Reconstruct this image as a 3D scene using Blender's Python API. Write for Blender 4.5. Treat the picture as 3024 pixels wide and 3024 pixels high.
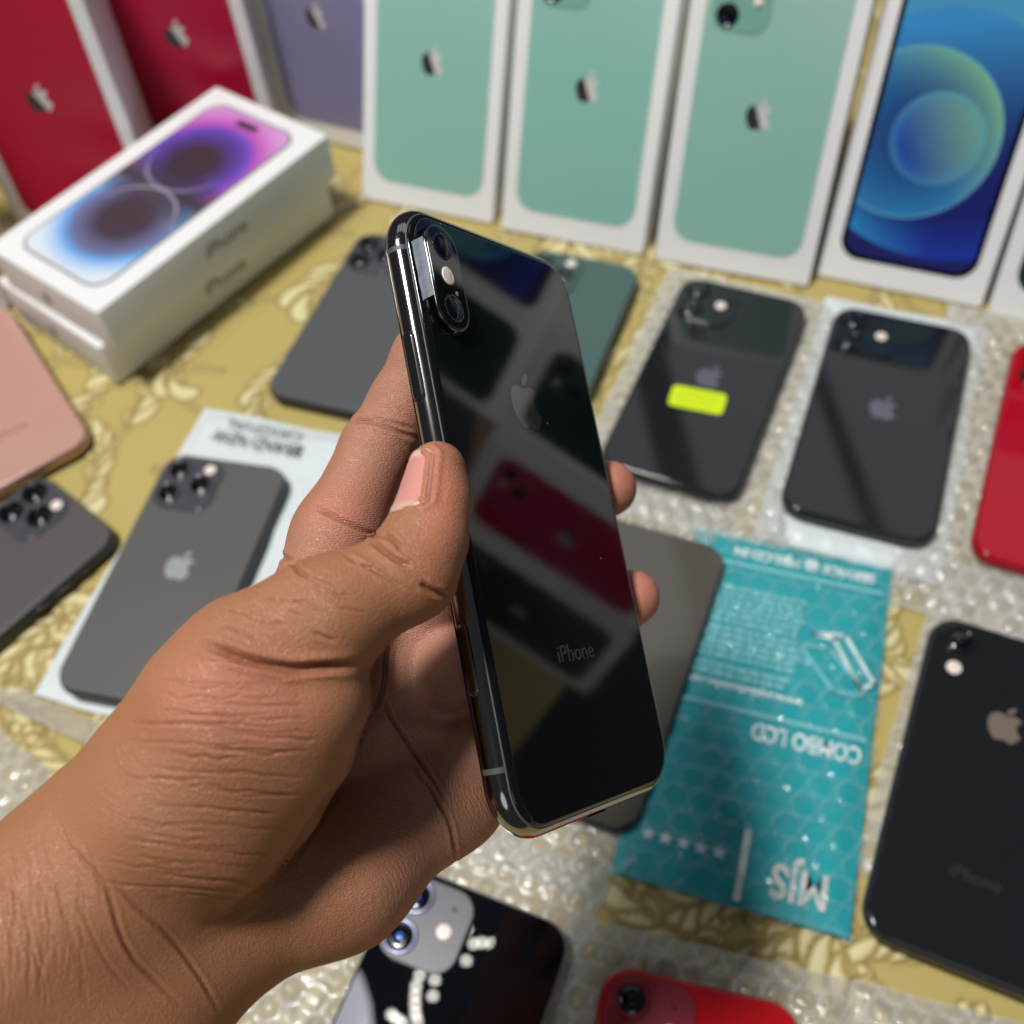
import bpy, math, random, re
import numpy as np
from mathutils import Matrix, Vector

random.seed(7); RNG = np.random.default_rng(7)
SC = bpy.context.scene
for ob_ in list(bpy.data.objects): bpy.data.objects.remove(ob_)
COL = SC.collection

# ------------------------------------------------------------------ camera
CB = np.array([[0.992185194795023, 0.12477395252841159, 0.0],
               [-0.10161630499051122, 0.8080387878904708, 0.5802994432399313],
               [-0.07240625518308287, 0.5757645161304547, -0.8144031901800396]]).T   # rows: right, up, forward
CO = np.array([0.0, 0.0, 0.4438])
cam = bpy.data.cameras.new('camera'); cam_o = bpy.data.objects.new('camera', cam); COL.objects.link(cam_o)
cam.sensor_width = 36; cam.sensor_fit = 'HORIZONTAL'; cam.lens = 36 * 1.0207
_r, _u, _f = CB
cam_o.matrix_world = Matrix(((_r[0], _u[0], -_f[0], CO[0]), (_r[1], _u[1], -_f[1], CO[1]), (_r[2], _u[2], -_f[2], CO[2]), (0, 0, 0, 1)))
cam.clip_start = 0.01; cam.clip_end = 50
cam.dof.use_dof = True; cam.dof.focus_distance = 0.235; cam.dof.aperture_fstop = 12.0
SC.camera = cam_o

# ------------------------------------------------------------------ world, lamps, exposure
wd = bpy.data.worlds.new('World'); SC.world = wd; wd.use_nodes = True
wd.node_tree.nodes['Background'].inputs[0].default_value = (0.80, 0.88, 1.0, 1)
wd.node_tree.nodes['Background'].inputs[1].default_value = 0.05
SC.view_settings.view_transform = 'Standard'; SC.view_settings.look = 'None'
SC.view_settings.exposure = 0.0; SC.view_settings.gamma = 1.0
SC.render.engine = 'CYCLES'
SC.cycles.max_bounces = 8; SC.cycles.transparent_max_bounces = 12
SC.cycles.sample_clamp_indirect = 4.0
try: SC.cycles.caustics_reflective = False; SC.cycles.caustics_refractive = False
except Exception: pass

def area_lamp(name, loc, target, size, power, color, shape='DISK'):
    l = bpy.data.lights.new(name, 'AREA'); l.shape = shape; l.size = size; l.energy = power; l.color = color
    o = bpy.data.objects.new(name, l); COL.objects.link(o)
    d = Vector(target) - Vector(loc); o.rotation_euler = d.to_track_quat('-Z', 'Y').to_euler(); o.location = loc
    return o
area_lamp('ceiling_lamp_light', (-0.46, 0.20, 1.80), (0.0, 0.32, 0.0), 0.28, 32.0, (1.0, 0.985, 0.955))
area_lamp('camera_side_fill', (-0.1, -1.5, 1.5), (0.0, 0.35, 0.0), 1.1, 3.4, (0.92, 0.96, 1.0))  # added fill from behind the camera, brightens palm and box fronts

# ------------------------------------------------------------------ helpers
def link(name, me, mat=None, parent=None, mw=None):
    o = bpy.data.objects.new(name, me); COL.objects.link(o)
    if mat is not None and not me.materials: me.materials.append(mat)
    if parent is not None: o.parent = parent
    if mw is not None: o.matrix_local = mw
    return o
def empty(name, mw, label, cat, group=None):
    o = bpy.data.objects.new(name, None); COL.objects.link(o); o.empty_display_size = .01
    o.matrix_world = mw; tag(o, label, cat, group); return o
def tag(o, label=None, cat=None, group=None, kind=None):
    if label: o['label'] = label
    if cat: o['category'] = cat
    if group: o['group'] = group
    if kind: o['kind'] = kind
    return o
def mesh(name, V, F, smooth=True):
    me = bpy.data.meshes.new(name)
    if isinstance(F, np.ndarray) and F.ndim == 2:
        V = np.asarray(V, dtype=np.float32); n, k = F.shape
        me.vertices.add(len(V)); me.vertices.foreach_set('co', V.ravel())
        me.loops.add(n * k); me.loops.foreach_set('vertex_index', F.astype(np.int32).ravel())
        me.polygons.add(n); me.polygons.foreach_set('loop_start', np.arange(0, n * k, k, dtype=np.int32))
        me.update(calc_edges=True)
    else:
        me.from_pydata([tuple(float(c) for c in v) for v in V], [], [tuple(int(i) for i in f) for f in F]); me.update()
    me.polygons.foreach_set('use_smooth', [smooth] * len(me.polygons))
    return me
def grid_faces(nx, ny):
    i = np.arange(nx * ny).reshape(nx, ny)
    return np.stack([i[:-1, :-1].ravel(), i[1:, :-1].ravel(), i[1:, 1:].ravel(), i[:-1, 1:].ravel()], 1)
def rrect(w, l, r, n=9, inset=0.0):
    """outline of a rounded rectangle, counter clockwise"""
    r = max(min(r, w / 2, l / 2) , 1e-5); a, b = w / 2 - inset, l / 2 - inset; rr = max(r - inset, 1e-5); p = []
    for cx, cy, a0 in ((a - rr, b - rr, 0), (-a + rr, b - rr, 90), (-a + rr, -b + rr, 180), (a - rr, -b + rr, 270)):
        for k in range(n):
            t = math.radians(a0 + 90 * k / (n - 1)); p.append((cx + rr * math.cos(t), cy + rr * math.sin(t)))
    return p
def slab(name, w, l, r, prof, n=9, mid=True):
    """prof: [(inset, z)...] from the bottom up; closed top and bottom"""
    V = []; F = []
    for ins, z in prof:
        for x, y in rrect(w, l, r, n, ins): V.append((x, y, z))
    m = 4 * n
    for k in range(len(prof) - 1):
        for i in range(m):
            j = (i + 1) % m; F.append((k * m + i, k * m + j, (k + 1) * m + j, (k + 1) * m + i))
    F.append(tuple(range(m))[::-1]); F.append(tuple((len(prof) - 1) * m + i for i in range(m)))
    me = mesh(name, V, F)
    me.polygons[-1].use_smooth = False; me.polygons[-2].use_smooth = False
    return me
def edge_prof(z0, z1, b, n=4, bottom=None):
    """bevelled profile"""
    b0 = b if bottom is None else bottom; P = []
    for k in range(n + 1):
        t = math.pi / 2 * k / n
        if b0 > 0: P.append((b0 * (1 - math.sin(t)), z0 + b0 * (1 - math.cos(t))))
    if b0 <= 0: P.append((0, z0))
    for k in range(n + 1):
        t = math.pi / 2 * k / n
        P.append((b * (1 - math.cos(t)), z1 - b + b * math.sin(t)))
    return P
def prism(name, loops, z0, z1):
    """flat filled shape from 2-D outlines (filled by a curve, then given thickness)"""
    cu = bpy.data.curves.new(name, 'CURVE'); cu.dimensions = '2D'; cu.fill_mode = 'BOTH'; cu.extrude = (z1 - z0) / 2
    for lp in loops:
        sp = cu.splines.new('POLY'); sp.points.add(len(lp) - 1)
        for p, q in zip(sp.points, lp): p.co = (q[0], q[1], 0, 1)
        sp.use_cyclic_u = True
    return curve_mesh(name, cu, (z0 + z1) / 2)
def curve_mesh(name, cu, z=0.0, M=None):
    o = bpy.data.objects.new('tmp', cu); COL.objects.link(o)
    me = bpy.data.meshes.new_from_object(o.evaluated_get(bpy.context.evaluated_depsgraph_get()))
    bpy.data.objects.remove(o); bpy.data.curves.remove(cu); me.name = name
    me.transform(Matrix.Translation((0, 0, z)))
    if M is not None: me.transform(M)
    return me
def text_mesh(name, s, size, z=0.0001, M=None, align='CENTER', bold=0.0, sx=1.0, space=1.0, width=None):
    cu = bpy.data.curves.new(name, 'FONT'); cu.body = s; cu.size = size; cu.align_x = align; cu.align_y = 'CENTER'
    cu.extrude = 0.00006; cu.offset = bold; cu.space_character = space; cu.resolution_u = 3
    o = bpy.data.objects.new('tmp', cu); COL.objects.link(o)
    me = bpy.data.meshes.new_from_object(o.evaluated_get(bpy.context.evaluated_depsgraph_get()))
    bpy.data.objects.remove(o); bpy.data.curves.remove(cu); me.name = name
    if width:
        xs = [v.co.x for v in me.vertices]; sx = width / (max(xs) - min(xs))
    me.transform(Matrix.Diagonal((sx, 1, 1, 1))); me.transform(Matrix.Translation((0, 0, z)))
    if M is not None: me.transform(M)
    return me
def lathe(name, prof, n=32, cx=0, cy=0, capz=True):
    V = []; F = []
    for r, z in prof:
        for i in range(n):
            t = 2 * math.pi * i / n; V.append((cx + r * math.cos(t), cy + r * math.sin(t), z))
    for k in range(len(prof) - 1):
        for i in range(n):
            j = (i + 1) % n; F.append((k * n + i, k * n + j, (k + 1) * n + j, (k + 1) * n + i))
    if capz: F.append(tuple((len(prof) - 1) * n + i for i in range(n)))
    return mesh(name, V, F)
def tube_path(name, pts, rad, n=8):
    pts = [np.array(p, float) for p in pts]; V = []; F = []
    for i, p in enumerate(pts):
        t = pts[min(i + 1, len(pts) - 1)] - pts[max(i - 1, 0)]; t /= np.linalg.norm(t)
        a = np.cross(t, [0, 0, 1.0]);
        if np.linalg.norm(a) < 1e-6: a = np.array([1.0, 0, 0])
        a /= np.linalg.norm(a); b = np.cross(t, a)
        for k in range(n):
            th = 2 * math.pi * k / n; V.append(p + rad * (a * math.cos(th) + b * math.sin(th)))
    for i in range(len(pts) - 1):
        for k in range(n):
            j = (k + 1) % n; F.append((i * n + k, i * n + j, (i + 1) * n + j, (i + 1) * n + k))
    F.append(tuple(range(n))[::-1]); F.append(tuple((len(pts) - 1) * n + k for k in range(n)))
    return mesh(name, V, F)

# ------------------------------------------------------------------ value noise for geometry
def vnoise(x, y, seed=0):
    xi = np.floor(x).astype(np.int64); yi = np.floor(y).astype(np.int64); fx = x - xi; fy = y - yi
    fx = fx * fx * (3 - 2 * fx); fy = fy * fy * (3 - 2 * fy)
    def h(a, b):
        n = (a * 374761393 + b * 668265263 + seed * 974634777) & 0xffffffff
        n = ((n ^ (n >> 13)) * 1274126177) & 0xffffffff
        return ((n ^ (n >> 16)) & 0xffff) / 65535.0
    return (h(xi, yi) * (1 - fx) + h(xi + 1, yi) * fx) * (1 - fy) + (h(xi, yi + 1) * (1 - fx) + h(xi + 1, yi + 1) * fx) * fy
def fbm(x, y, seed=0, o=3):
    s = 0; a = .5
    for k in range(o): s = s + a * vnoise(x * 2 ** k, y * 2 ** k, seed + k); a *= .5
    return s

# ------------------------------------------------------------------ materials
class NT:
    def __init__(s, name):
        s.m = bpy.data.materials.new(name); s.m.use_nodes = True; s.t = s.m.node_tree; s.n = s.t.nodes; s.b = s.n['Principled BSDF']; s.out = s.n['Material Output']
    def add(s, ty, **k):
        n = s.n.new(ty)
        for a, b in k.items(): setattr(n, a, b)
        return n
    def L(s, a, b): s.t.links.new(a, b)
    def set(s, **k):
        for a, v in k.items():
            i = s.b.inputs[a.replace('_', ' ')]
            i.default_value = (*v, 1) if isinstance(v, (tuple, list)) and len(v) == 3 else v
        return s
    def ramp(s, stops, interp='LINEAR'):
        r = s.add('ShaderNodeValToRGB'); r.color_ramp.interpolation = interp; e = r.color_ramp.elements
        while len(e) < len(stops): e.new(.5)
        for el, (p, c) in zip(e, stops): el.position = p; el.color = (*c, 1) if len(c) == 3 else c
        return r
    def math(s, op, a, b=None, c=None, clamp=False):
        n = s.add('ShaderNodeMath', operation=op, use_clamp=clamp)
        for i, v in enumerate((a, b, c)):
            if v is None: continue
            if isinstance(v, (int, float)): n.inputs[i].default_value = v
            else: s.L(v, n.inputs[i])
        return n.outputs[0]
    def mix(s, f, a, b, bt='MIX'):
        n = s.add('ShaderNodeMix', data_type='RGBA', blend_type=bt)
        for i, v in ((0, f), (6, a), (7, b)):
            if isinstance(v, (int, float)): n.inputs[i].default_value = v
            elif isinstance(v, (tuple, list)): n.inputs[i].default_value = (*v, 1)
            else: s.L(v, n.inputs[i])
        return n.outputs[2]
    def co(s, kind='Object'):
        return s.add('ShaderNodeTexCoord').outputs[kind]
    def noise(s, scale, detail=3, vec=None, rough=.5):
        n = s.add('ShaderNodeTexNoise'); n.inputs['Scale'].default_value = scale; n.inputs['Detail'].default_value = detail; n.inputs['Roughness'].default_value = rough
        s.L(vec if vec is not None else s.co(), n.inputs['Vector']); return n.outputs['Fac']
    def bump(s, h, strength=.3, dist=.001, normal=None):
        n = s.add('ShaderNodeBump'); n.inputs['Strength'].default_value = strength; n.inputs['Distance'].default_value = dist
        s.L(h, n.inputs['Height'])
        if normal is not None: s.L(normal, n.inputs['Normal'])
        return n.outputs[0]
def simple(name, col, rough=.5, metal=0.0, coat=0.0, spec=.5, speck=0.0, bump=0.0, bscale=400, smudge=0.0):
    k = NT(name); k.set(Base_Color=col, Roughness=rough, Metallic=metal, Coat_Weight=coat, Specular_IOR_Level=spec)
    k.b.inputs['Coat Roughness'].default_value = .05
    if smudge > 0:
        f = k.noise(60, 4); r = k.math('MULTIPLY_ADD', f, smudge, rough); k.L(r, k.b.inputs['Roughness'])
    if speck > 0:
        f = k.noise(900, 3); c = k.mix(speck, col, (col[0] * .6, col[1] * .6, col[2] * .6)); mm = k.mix(f, col, tuple(v * (1 - speck) for v in col)); k.L(mm, k.b.inputs['Base Color'])
    if bump > 0: k.L(k.bump(k.noise(bscale, 4), bump, .0004), k.b.inputs['Normal'])
    return k.m
def glass_black(name, col=(.004, .005, .007), rough=.02, dust=True):
    k = NT(name); k.set(Base_Color=col, Roughness=rough, Specular_IOR_Level=.62, Coat_Weight=0.0)
    k.b.inputs['IOR'].default_value = 1.5
    if dust:
        v = k.add('ShaderNodeTexVoronoi'); v.inputs['Scale'].default_value = 150; k.L(k.co(), v.inputs['Vector'])
        d = k.math('LESS_THAN', v.outputs['Distance'], .030)
        n = k.math('GREATER_THAN', k.noise(45, 2), .56); dm = k.math('MULTIPLY', d, n)
        k.L(k.mix(dm, col, (.35, .35, .36)), k.b.inputs['Base Color'])
        sm = k.math('MULTIPLY_ADD', k.noise(22, 5, rough=.65), .10, rough - .025); k.L(sm, k.b.inputs['Roughness'])
    return k.m
MAT = {}
MAT['glass_black'] = glass_black('black_glass')
MAT['steel'] = simple('polished_steel', (.32, .315, .31), .07, 1.0, smudge=.10)
MAT['steel_dark'] = simple('dark_polished_steel', (.20, .20, .21), .10, 1.0, smudge=.12)
MAT['alu_black'] = simple('black_aluminium', (.012, .013, .015), .28, 0.0, spec=.6)
MAT['antenna'] = simple('antenna_plastic', (.10, .10, .10), .5)
MAT['antenna_light'] = simple('antenna_plastic_grey', (.065, .063, .06), .5)
MAT['lens_black'] = simple('lens_glass', (.002, .002, .004), .03, spec=.9)
MAT['lens_inner'] = simple('lens_inner_glass', (.002, .003, .008), .12, coat=0.0, spec=.4)
MAT['lens_blue'] = simple('lens_coating_blue', (.03, .12, .55), .08, coat=1.0)
MAT['flash'] = simple('flash_diffuser', (.86, .74, .66), .35, bump=.5, bscale=1500)
MAT['hole'] = simple('microphone_hole', (.01, .01, .01), .7)
MAT['box_white'] = simple('white_card', (.82, .82, .81), .42, speck=.04, bump=.06, bscale=900)
MAT['print_grey'] = simple('grey_print', (.16, .155, .15), .5)
MAT['print_black'] = simple('black_print', (.02, .02, .02), .5)
MAT['white_print'] = simple('white_print', (.80, .86, .86), .4)
MAT['screen_black'] = simple('front_glass', (.003, .003, .003), .05)
MAT['yellow'] = simple('yellow_sticker', (.62, .80, .0), .5, bump=.2)

# ------------------------------------------------------------------ the apple emblem
_AP = "m12.152 6.896c-.948 0-2.415-1.078-3.96-1.04-2.04.027-3.91 1.183-4.961 3.014-2.117 3.675-.546 9.103 1.519 12.09 1.013 1.454 2.208 3.09 3.792 3.039 1.52-.065 2.09-.987 3.935-.987 1.831 0 2.35.987 3.96.948 1.637-.026 2.676-1.48 3.676-2.948 1.156-1.688 1.636-3.325 1.662-3.415-.039-.013-3.182-1.221-3.22-4.857-.026-3.04 2.48-4.494 2.597-4.559-1.429-2.09-3.623-2.324-4.39-2.376-2-.156-3.675 1.09-4.61 1.09z m3.378-3.066c.843-1.012 1.4-2.427 1.245-3.83-1.207.052-2.662.805-3.532 1.818-.78.896-1.454 2.338-1.273 3.714 1.338.104 2.715-.688 3.559-1.701z"
def apple_loops():
    loops = []; cur = [0, 0]; start = [0, 0]; lp = []
    for cmd, args in re.findall(r'([mcz])([^mcz]*)', _AP):
        v = [float(a) for a in re.findall(r'-?(?:\d+\.\d+|\.\d+|\d+)', args)]
        if cmd == 'm':
            cur = [cur[0] + v[0], cur[1] + v[1]]; start = list(cur); lp = [tuple(cur)]
        elif cmd == 'c':
            for i in range(0, len(v) - 5, 6):
                p0 = tuple(cur); p1 = (cur[0] + v[i], cur[1] + v[i + 1]); p2 = (cur[0] + v[i + 2], cur[1] + v[i + 3]); p3 = (cur[0] + v[i + 4], cur[1] + v[i + 5])
                for k in range(1, 6):
                    t = k / 5; a, b, c, d = (1 - t) ** 3, 3 * t * (1 - t) ** 2, 3 * t * t * (1 - t), t ** 3
                    lp.append((a * p0[0] + b * p1[0] + c * p2[0] + d * p3[0], a * p0[1] + b * p1[1] + c * p2[1] + d * p3[1]))
                cur = list(p3)
        else:
            loops.append(lp[:-1] if abs(lp[-1][0] - lp[0][0]) + abs(lp[-1][1] - lp[0][1]) < .02 else lp); cur = list(start)
    return [[((x - 12) / 24, -(y - 12) / 24) for x, y in l] for l in loops]
APPLE = apple_loops()
def apple_mesh(size, x, y, z, t=0.00008):
    return prism('logo', [[(px * size + x, py * size + y) for px, py in l] for l in APPLE], z, z + t)
# ------------------------------------------------------------------ tablecloth (the ground of the scene)
def cloth():
    def axis(a, b, lo, hi, d):
        return np.concatenate([np.linspace(lo, a, 14, endpoint=False), np.arange(a, b, d), np.linspace(b, hi, 14)])
    xs = axis(-.46, .42, -1.0, 1.15, .0016); ys = axis(-.05, .72, -.45, 1.25, .0016)
    X, Y = np.meshgrid(xs, ys, indexing='ij')
    pat = np.zeros_like(X); groove = np.zeros_like(X)
    rg = np.random.default_rng(21)
    def stroke(pts, w0, w1):
        nonlocal pat, groove
        pts = np.array(pts); m = max(w0, w1) * 2.2 + .002
        i0, i1 = np.searchsorted(xs, [pts[:, 0].min() - m, pts[:, 0].max() + m]); j0, j1 = np.searchsorted(ys, [pts[:, 1].min() - m, pts[:, 1].max() + m])
        if i1 <= i0 or j1 <= j0: return
        x = X[i0:i1, j0:j1]; y = Y[i0:i1, j0:j1]; best = np.full(x.shape, 9.0); n = len(pts)
        for k in range(n - 1):
            a, b = pts[k], pts[k + 1]; ab = b - a; L2 = ab @ ab + 1e-12
            t = np.clip(((x - a[0]) * ab[0] + (y - a[1]) * ab[1]) / L2, 0, 1)
            d = np.hypot(x - a[0] - t * ab[0], y - a[1] - t * ab[1]); s = (k + t) / (n - 1)
            wdt = (w0 + (w1 - w0) * s) * (1 - .85 * s ** 6)
            best = np.minimum(best, d - wdt)
        ins = np.clip(-best / .0022, 0, 1); ins = ins * ins * (3 - 2 * ins)
        out = np.exp(-np.clip(best, 0, 1) ** 2 / .0011 ** 2) * (best > -0.0003)
        pat[i0:i1, j0:j1] = np.where(best < .0011, ins, pat[i0:i1, j0:j1])
        groove[i0:i1, j0:j1] = np.where(best < 0, np.clip(1 - ins * 1.5, 0, 1) * .6, np.maximum(groove[i0:i1, j0:j1], out * .8))
    def curl(x, y, a, L, bend, n=9):
        p = [(x, y)]
        for k in range(n):
            a += bend * (k + 1) / n / n * 2; x += L / n * math.cos(a); y += L / n * math.sin(a); p.append((x, y))
        return p
    step = .060
    for i in range(17):
        for j in range(16):
            cx = -.48 + i * step + (step / 2 if j % 2 else 0) + rg.normal(0, .006); cy = -.07 + j * step * .88 + rg.normal(0, .006)
            a0 = rg.uniform(0, 6.28); sg = rg.choice([-1, 1]); S_ = rg.uniform(1.2, 1.7)
            stem = curl(cx - .03 * math.cos(a0), cy - .03 * math.sin(a0), a0, .085 * S_, sg * 2.4, 14)
            stroke(stem, .0012, .0032)
            for k in range(3, 13):                                  # acanthus lobes fanning off the stem
                px, py = stem[k]; qx, qy = stem[k + 1]; ta = math.atan2(qy - py, qx - px)
                stroke(curl(px, py, ta - sg * rg.uniform(.5, .95), rg.uniform(.013, .021) * S_, sg * rg.uniform(1.2, 2.2)), .0013, rg.uniform(.0042, .0060) * S_)
                if k % 3 == 0: stroke(curl(px, py, ta + sg * 1.0, rg.uniform(.010, .016), -sg * 1.8), .001, .0026)
            fx, fy = stem[-1]
            if rg.random() < .55:
                for k in range(6):                                  # a small blossom
                    t = k * 1.047 + a0; stroke([(fx + .003 * math.cos(t), fy + .003 * math.sin(t)), (fx + .0085 * math.cos(t), fy + .0085 * math.sin(t))], .0012, .0042)
                stroke([(fx, fy), (fx + .0003, fy)], .0022, .0022)
    Z = .0006 * pat - .0004 * groove - .0006
    Z += .0022 * (fbm(X * 9, Y * 7, 3) - .45) * np.clip((np.hypot(X + .05, Y - .4) - .0) * 2, .25, 1) - .0012
    V = np.stack([X, Y, Z], -1).reshape(-1, 3)
    me = mesh('tablecloth', V, grid_faces(len(xs), len(ys)))
    at = me.color_attributes.new('weave', 'FLOAT_COLOR', 'POINT')
    c = np.ones((V.shape[0], 4), np.float32); c[:, 0] = pat.ravel(); c[:, 1] = groove.ravel(); at.data.foreach_set('color', c.ravel())
    k = NT('gold_damask'); a = k.add('ShaderNodeVertexColor'); a.layer_name = 'weave'
    sp = k.add('ShaderNodeSeparateColor'); k.L(a.outputs[0], sp.inputs[0])
    base = k.mix(k.noise(7, 2), (.45, .350, .105), (.51, .40, .13))
    c1 = k.mix(sp.outputs[0], base, (.72, .64, .34)); c2 = k.mix(k.math('MULTIPLY', sp.outputs[1], .85), c1, (.17, .10, .018))
    k.L(c2, k.b.inputs['Base Color'])
    k.set(Sheen_Weight=.25, Specular_IOR_Level=.35)
    k.L(k.math('MULTIPLY_ADD', sp.outputs[0], -.10, .52), k.b.inputs['Roughness'])
    w = k.add('ShaderNodeTexWave', wave_type='BANDS', bands_direction='DIAGONAL'); w.inputs['Scale'].default_value = 420; w.inputs['Distortion'].default_value = .4
    k.L(k.co(), w.inputs['Vector'])
    w2 = k.add('ShaderNodeTexWave', wave_type='BANDS', bands_direction='Y'); w2.inputs['Scale'].default_value = 300; k.L(k.co(), w2.inputs['Vector'])
    hh = k.math('ADD', w.outputs['Fac'], k.math('MULTIPLY', w2.outputs['Fac'], .7))
    k.L(k.bump(hh, .35, .0003), k.b.inputs['Normal'])
    tag(link('tablecloth', me, k.m), 'gold damask tablecloth with raised scrolling leaf pattern', kind='structure')
cloth()

# ------------------------------------------------------------------ printed art of the packages
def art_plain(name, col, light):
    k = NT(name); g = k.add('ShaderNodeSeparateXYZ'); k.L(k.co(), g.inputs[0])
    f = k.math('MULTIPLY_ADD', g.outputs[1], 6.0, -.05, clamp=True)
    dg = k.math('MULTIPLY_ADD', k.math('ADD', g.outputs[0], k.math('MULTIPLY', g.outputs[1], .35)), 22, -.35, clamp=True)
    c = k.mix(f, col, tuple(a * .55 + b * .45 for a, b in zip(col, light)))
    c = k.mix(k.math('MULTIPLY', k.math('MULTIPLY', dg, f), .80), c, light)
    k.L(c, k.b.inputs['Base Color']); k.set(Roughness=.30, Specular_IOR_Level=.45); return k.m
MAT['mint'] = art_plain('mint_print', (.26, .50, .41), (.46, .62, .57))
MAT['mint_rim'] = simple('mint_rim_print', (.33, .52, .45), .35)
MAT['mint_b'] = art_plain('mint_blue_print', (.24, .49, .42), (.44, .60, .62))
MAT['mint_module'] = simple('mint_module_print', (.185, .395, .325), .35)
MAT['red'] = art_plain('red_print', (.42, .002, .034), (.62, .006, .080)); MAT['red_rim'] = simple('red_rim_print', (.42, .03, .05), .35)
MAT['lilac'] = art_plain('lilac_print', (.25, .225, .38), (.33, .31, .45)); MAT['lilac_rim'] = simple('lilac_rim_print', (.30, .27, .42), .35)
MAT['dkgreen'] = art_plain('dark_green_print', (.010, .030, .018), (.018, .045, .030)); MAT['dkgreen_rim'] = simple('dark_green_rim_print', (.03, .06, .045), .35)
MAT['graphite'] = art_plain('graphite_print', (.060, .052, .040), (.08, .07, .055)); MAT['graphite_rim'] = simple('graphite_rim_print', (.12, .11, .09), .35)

def art_wave():
    """phone screen picture with overlapping glowing discs"""
    k = NT('blue_disc_screen'); co = k.co(); g = k.add('ShaderNodeSeparateXYZ'); k.L(co, g.inputs[0]); x, y = g.outputs[0], g.outputs[1]
    def dist(cx, cy): return k.math('SQRT', k.math('ADD', k.math('POWER', k.math('SUBTRACT', x, cx), 2), k.math('POWER', k.math('SUBTRACT', y, cy), 2)))
    def inside(d, r, s=.0007): return k.math('MULTIPLY_ADD', k.math('SUBTRACT', r, d), 1 / s, .5, clamp=True)
    def lin(ax, ay, o): return k.math('ADD', k.math('ADD', k.math('MULTIPLY', x, ax), k.math('MULTIPLY', y, ay)), o, clamp=True)
    base = k.mix(lin(0, 9, -.35), (.012, .022, .13), (.02, .08, .30))
    bigd = dist(-.0150, .087)
    # upper sweep
    up = inside(dist(-.004, .086), .066); c = k.mix(up, (.04, .20, .42), k.mix(k.math('POWER', lin(-3, 14, -1.05), 1.5), (.010, .022, .15), (.04, .26, .58)))
    c = k.mix(k.math('MULTIPLY', k.math('SUBTRACT', 1, up), k.math('GREATER_THAN', y, .1)), c, (.06, .30, .52))
    # lower hill
    hill = k.math('MULTIPLY', inside(dist(.006, .116), .094), k.math('LESS_THAN', y, .09))
    hg = k.math('MULTIPLY_ADD', k.math('SUBTRACT', dist(.006, .116), .070), 40, 0, clamp=True)
    low = k.mix(hill, (.014, .018, .12), k.mix(hg, (.010, .016, .15), k.mix(lin(-22, 0, .2), (.015, .04, .38), (.03, .28, .62))))
    c = k.mix(k.math('LESS_THAN', y, .075), c, low)
    # big disc
    b = inside(bigd, .0450)
    edge = k.math('POWER', k.math('MULTIPLY', bigd, 1 / .0450, clamp=True), 2.0)
    bc = k.mix(edge, (.014, .050, .20), k.mix(lin(15, 13, -.90), (.03, .22, .50), (.22, .50, .26)))
    c = k.mix(b, c, bc)
    ring = k.math('MULTIPLY', k.math('SUBTRACT', 1, k.math('MULTIPLY', k.math('ABSOLUTE', k.math('SUBTRACT', bigd, .0448)), 900, clamp=True)), .5); c = k.mix(ring, c, (.20, .52, .62))
    # small disc
    sd = dist(-.0022, .0868); s = inside(sd, .0245, .0005)
    sc = k.mix(lin(18, 10, -.45), (.012, .045, .34), (.20, .45, .27)); sc = k.mix(k.math('MULTIPLY', k.math('POWER', k.math('MULTIPLY', sd, 1 / .0245, clamp=True), 6), .6), sc, (.08, .35, .55))
    c = k.mix(s, c, sc)
    k.L(c, k.b.inputs['Base Color']); k.set(Roughness=.28); return k.m
MAT['wave'] = art_wave()
def art_blob():
    k = NT('violet_blob_screen'); co = k.co(); g = k.add('ShaderNodeSeparateXYZ'); k.L(co, g.inputs[0]); x, y = g.outputs[0], g.outputs[1]
    def dist(cx, cy, sx=1, sy=1): return k.math('SQRT', k.math('ADD', k.math('POWER', k.math('MULTIPLY', k.math('SUBTRACT', x, cx), sx), 2), k.math('POWER', k.math('MULTIPLY', k.math('SUBTRACT', y, cy), sy), 2)))
    d1 = dist(-.002, .028); r1 = k.ramp([(0, (.045, .030, .040)), (.19, (.045, .030, .045)), (.37, (.09, .05, .30)), (.45, (.16, .07, .46)), (.54, (.50, .11, .46)), (.66, (.60, .24, .58)), (.85, (.62, .40, .62))])
    k.L(k.math('MULTIPLY', d1, 1 / .075, clamp=True), r1.inputs[0])
    d2 = dist(.002, -.030); r2 = k.ramp([(0, (.045, .035, .042)), (.22, (.05, .04, .06)), (.42, (.14, .16, .32)), (.48, (.12, .34, .70)), (.56, (.38, .56, .80)), (.66, (.66, .72, .80)), (1, (.72, .76, .82))])
    k.L(k.math('MULTIPLY', d2, 1 / .075, clamp=True), r2.inputs[0])
    f = k.math('MULTIPLY_ADD', y, 90, .5, clamp=True); c = k.mix(f, r2.outputs[0], r1.outputs[0])
    mid = k.math('SUBTRACT', 1, k.math('MULTIPLY', k.math('ABSOLUTE', y), 1 / .020, clamp=True)); c = k.mix(k.math('POWER', mid, .6), c, (.040, .030, .036))
    for cx, cy, r, col, sgn in ((-.003, .0285, .0285, (.40, .30, .52), 1), (.003, -.0295, .0285, (.42, .42, .50), -1)):
        dd = dist(cx, cy); a = k.math('SUBTRACT', 1, k.math('MULTIPLY', k.math('ABSOLUTE', k.math('SUBTRACT', dd, r)), 1 / .0016, clamp=True))
        side = k.math('MULTIPLY_ADD', k.math('SUBTRACT', cy, y), sgn * 55, -.2, clamp=True); c = k.mix(k.math('MULTIPLY', k.math('MULTIPLY', a, side), .75), c, col)
    k.L(c, k.b.inputs['Base Color']); k.set(Roughness=.30); return k.m
MAT['blob'] = art_blob()
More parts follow.
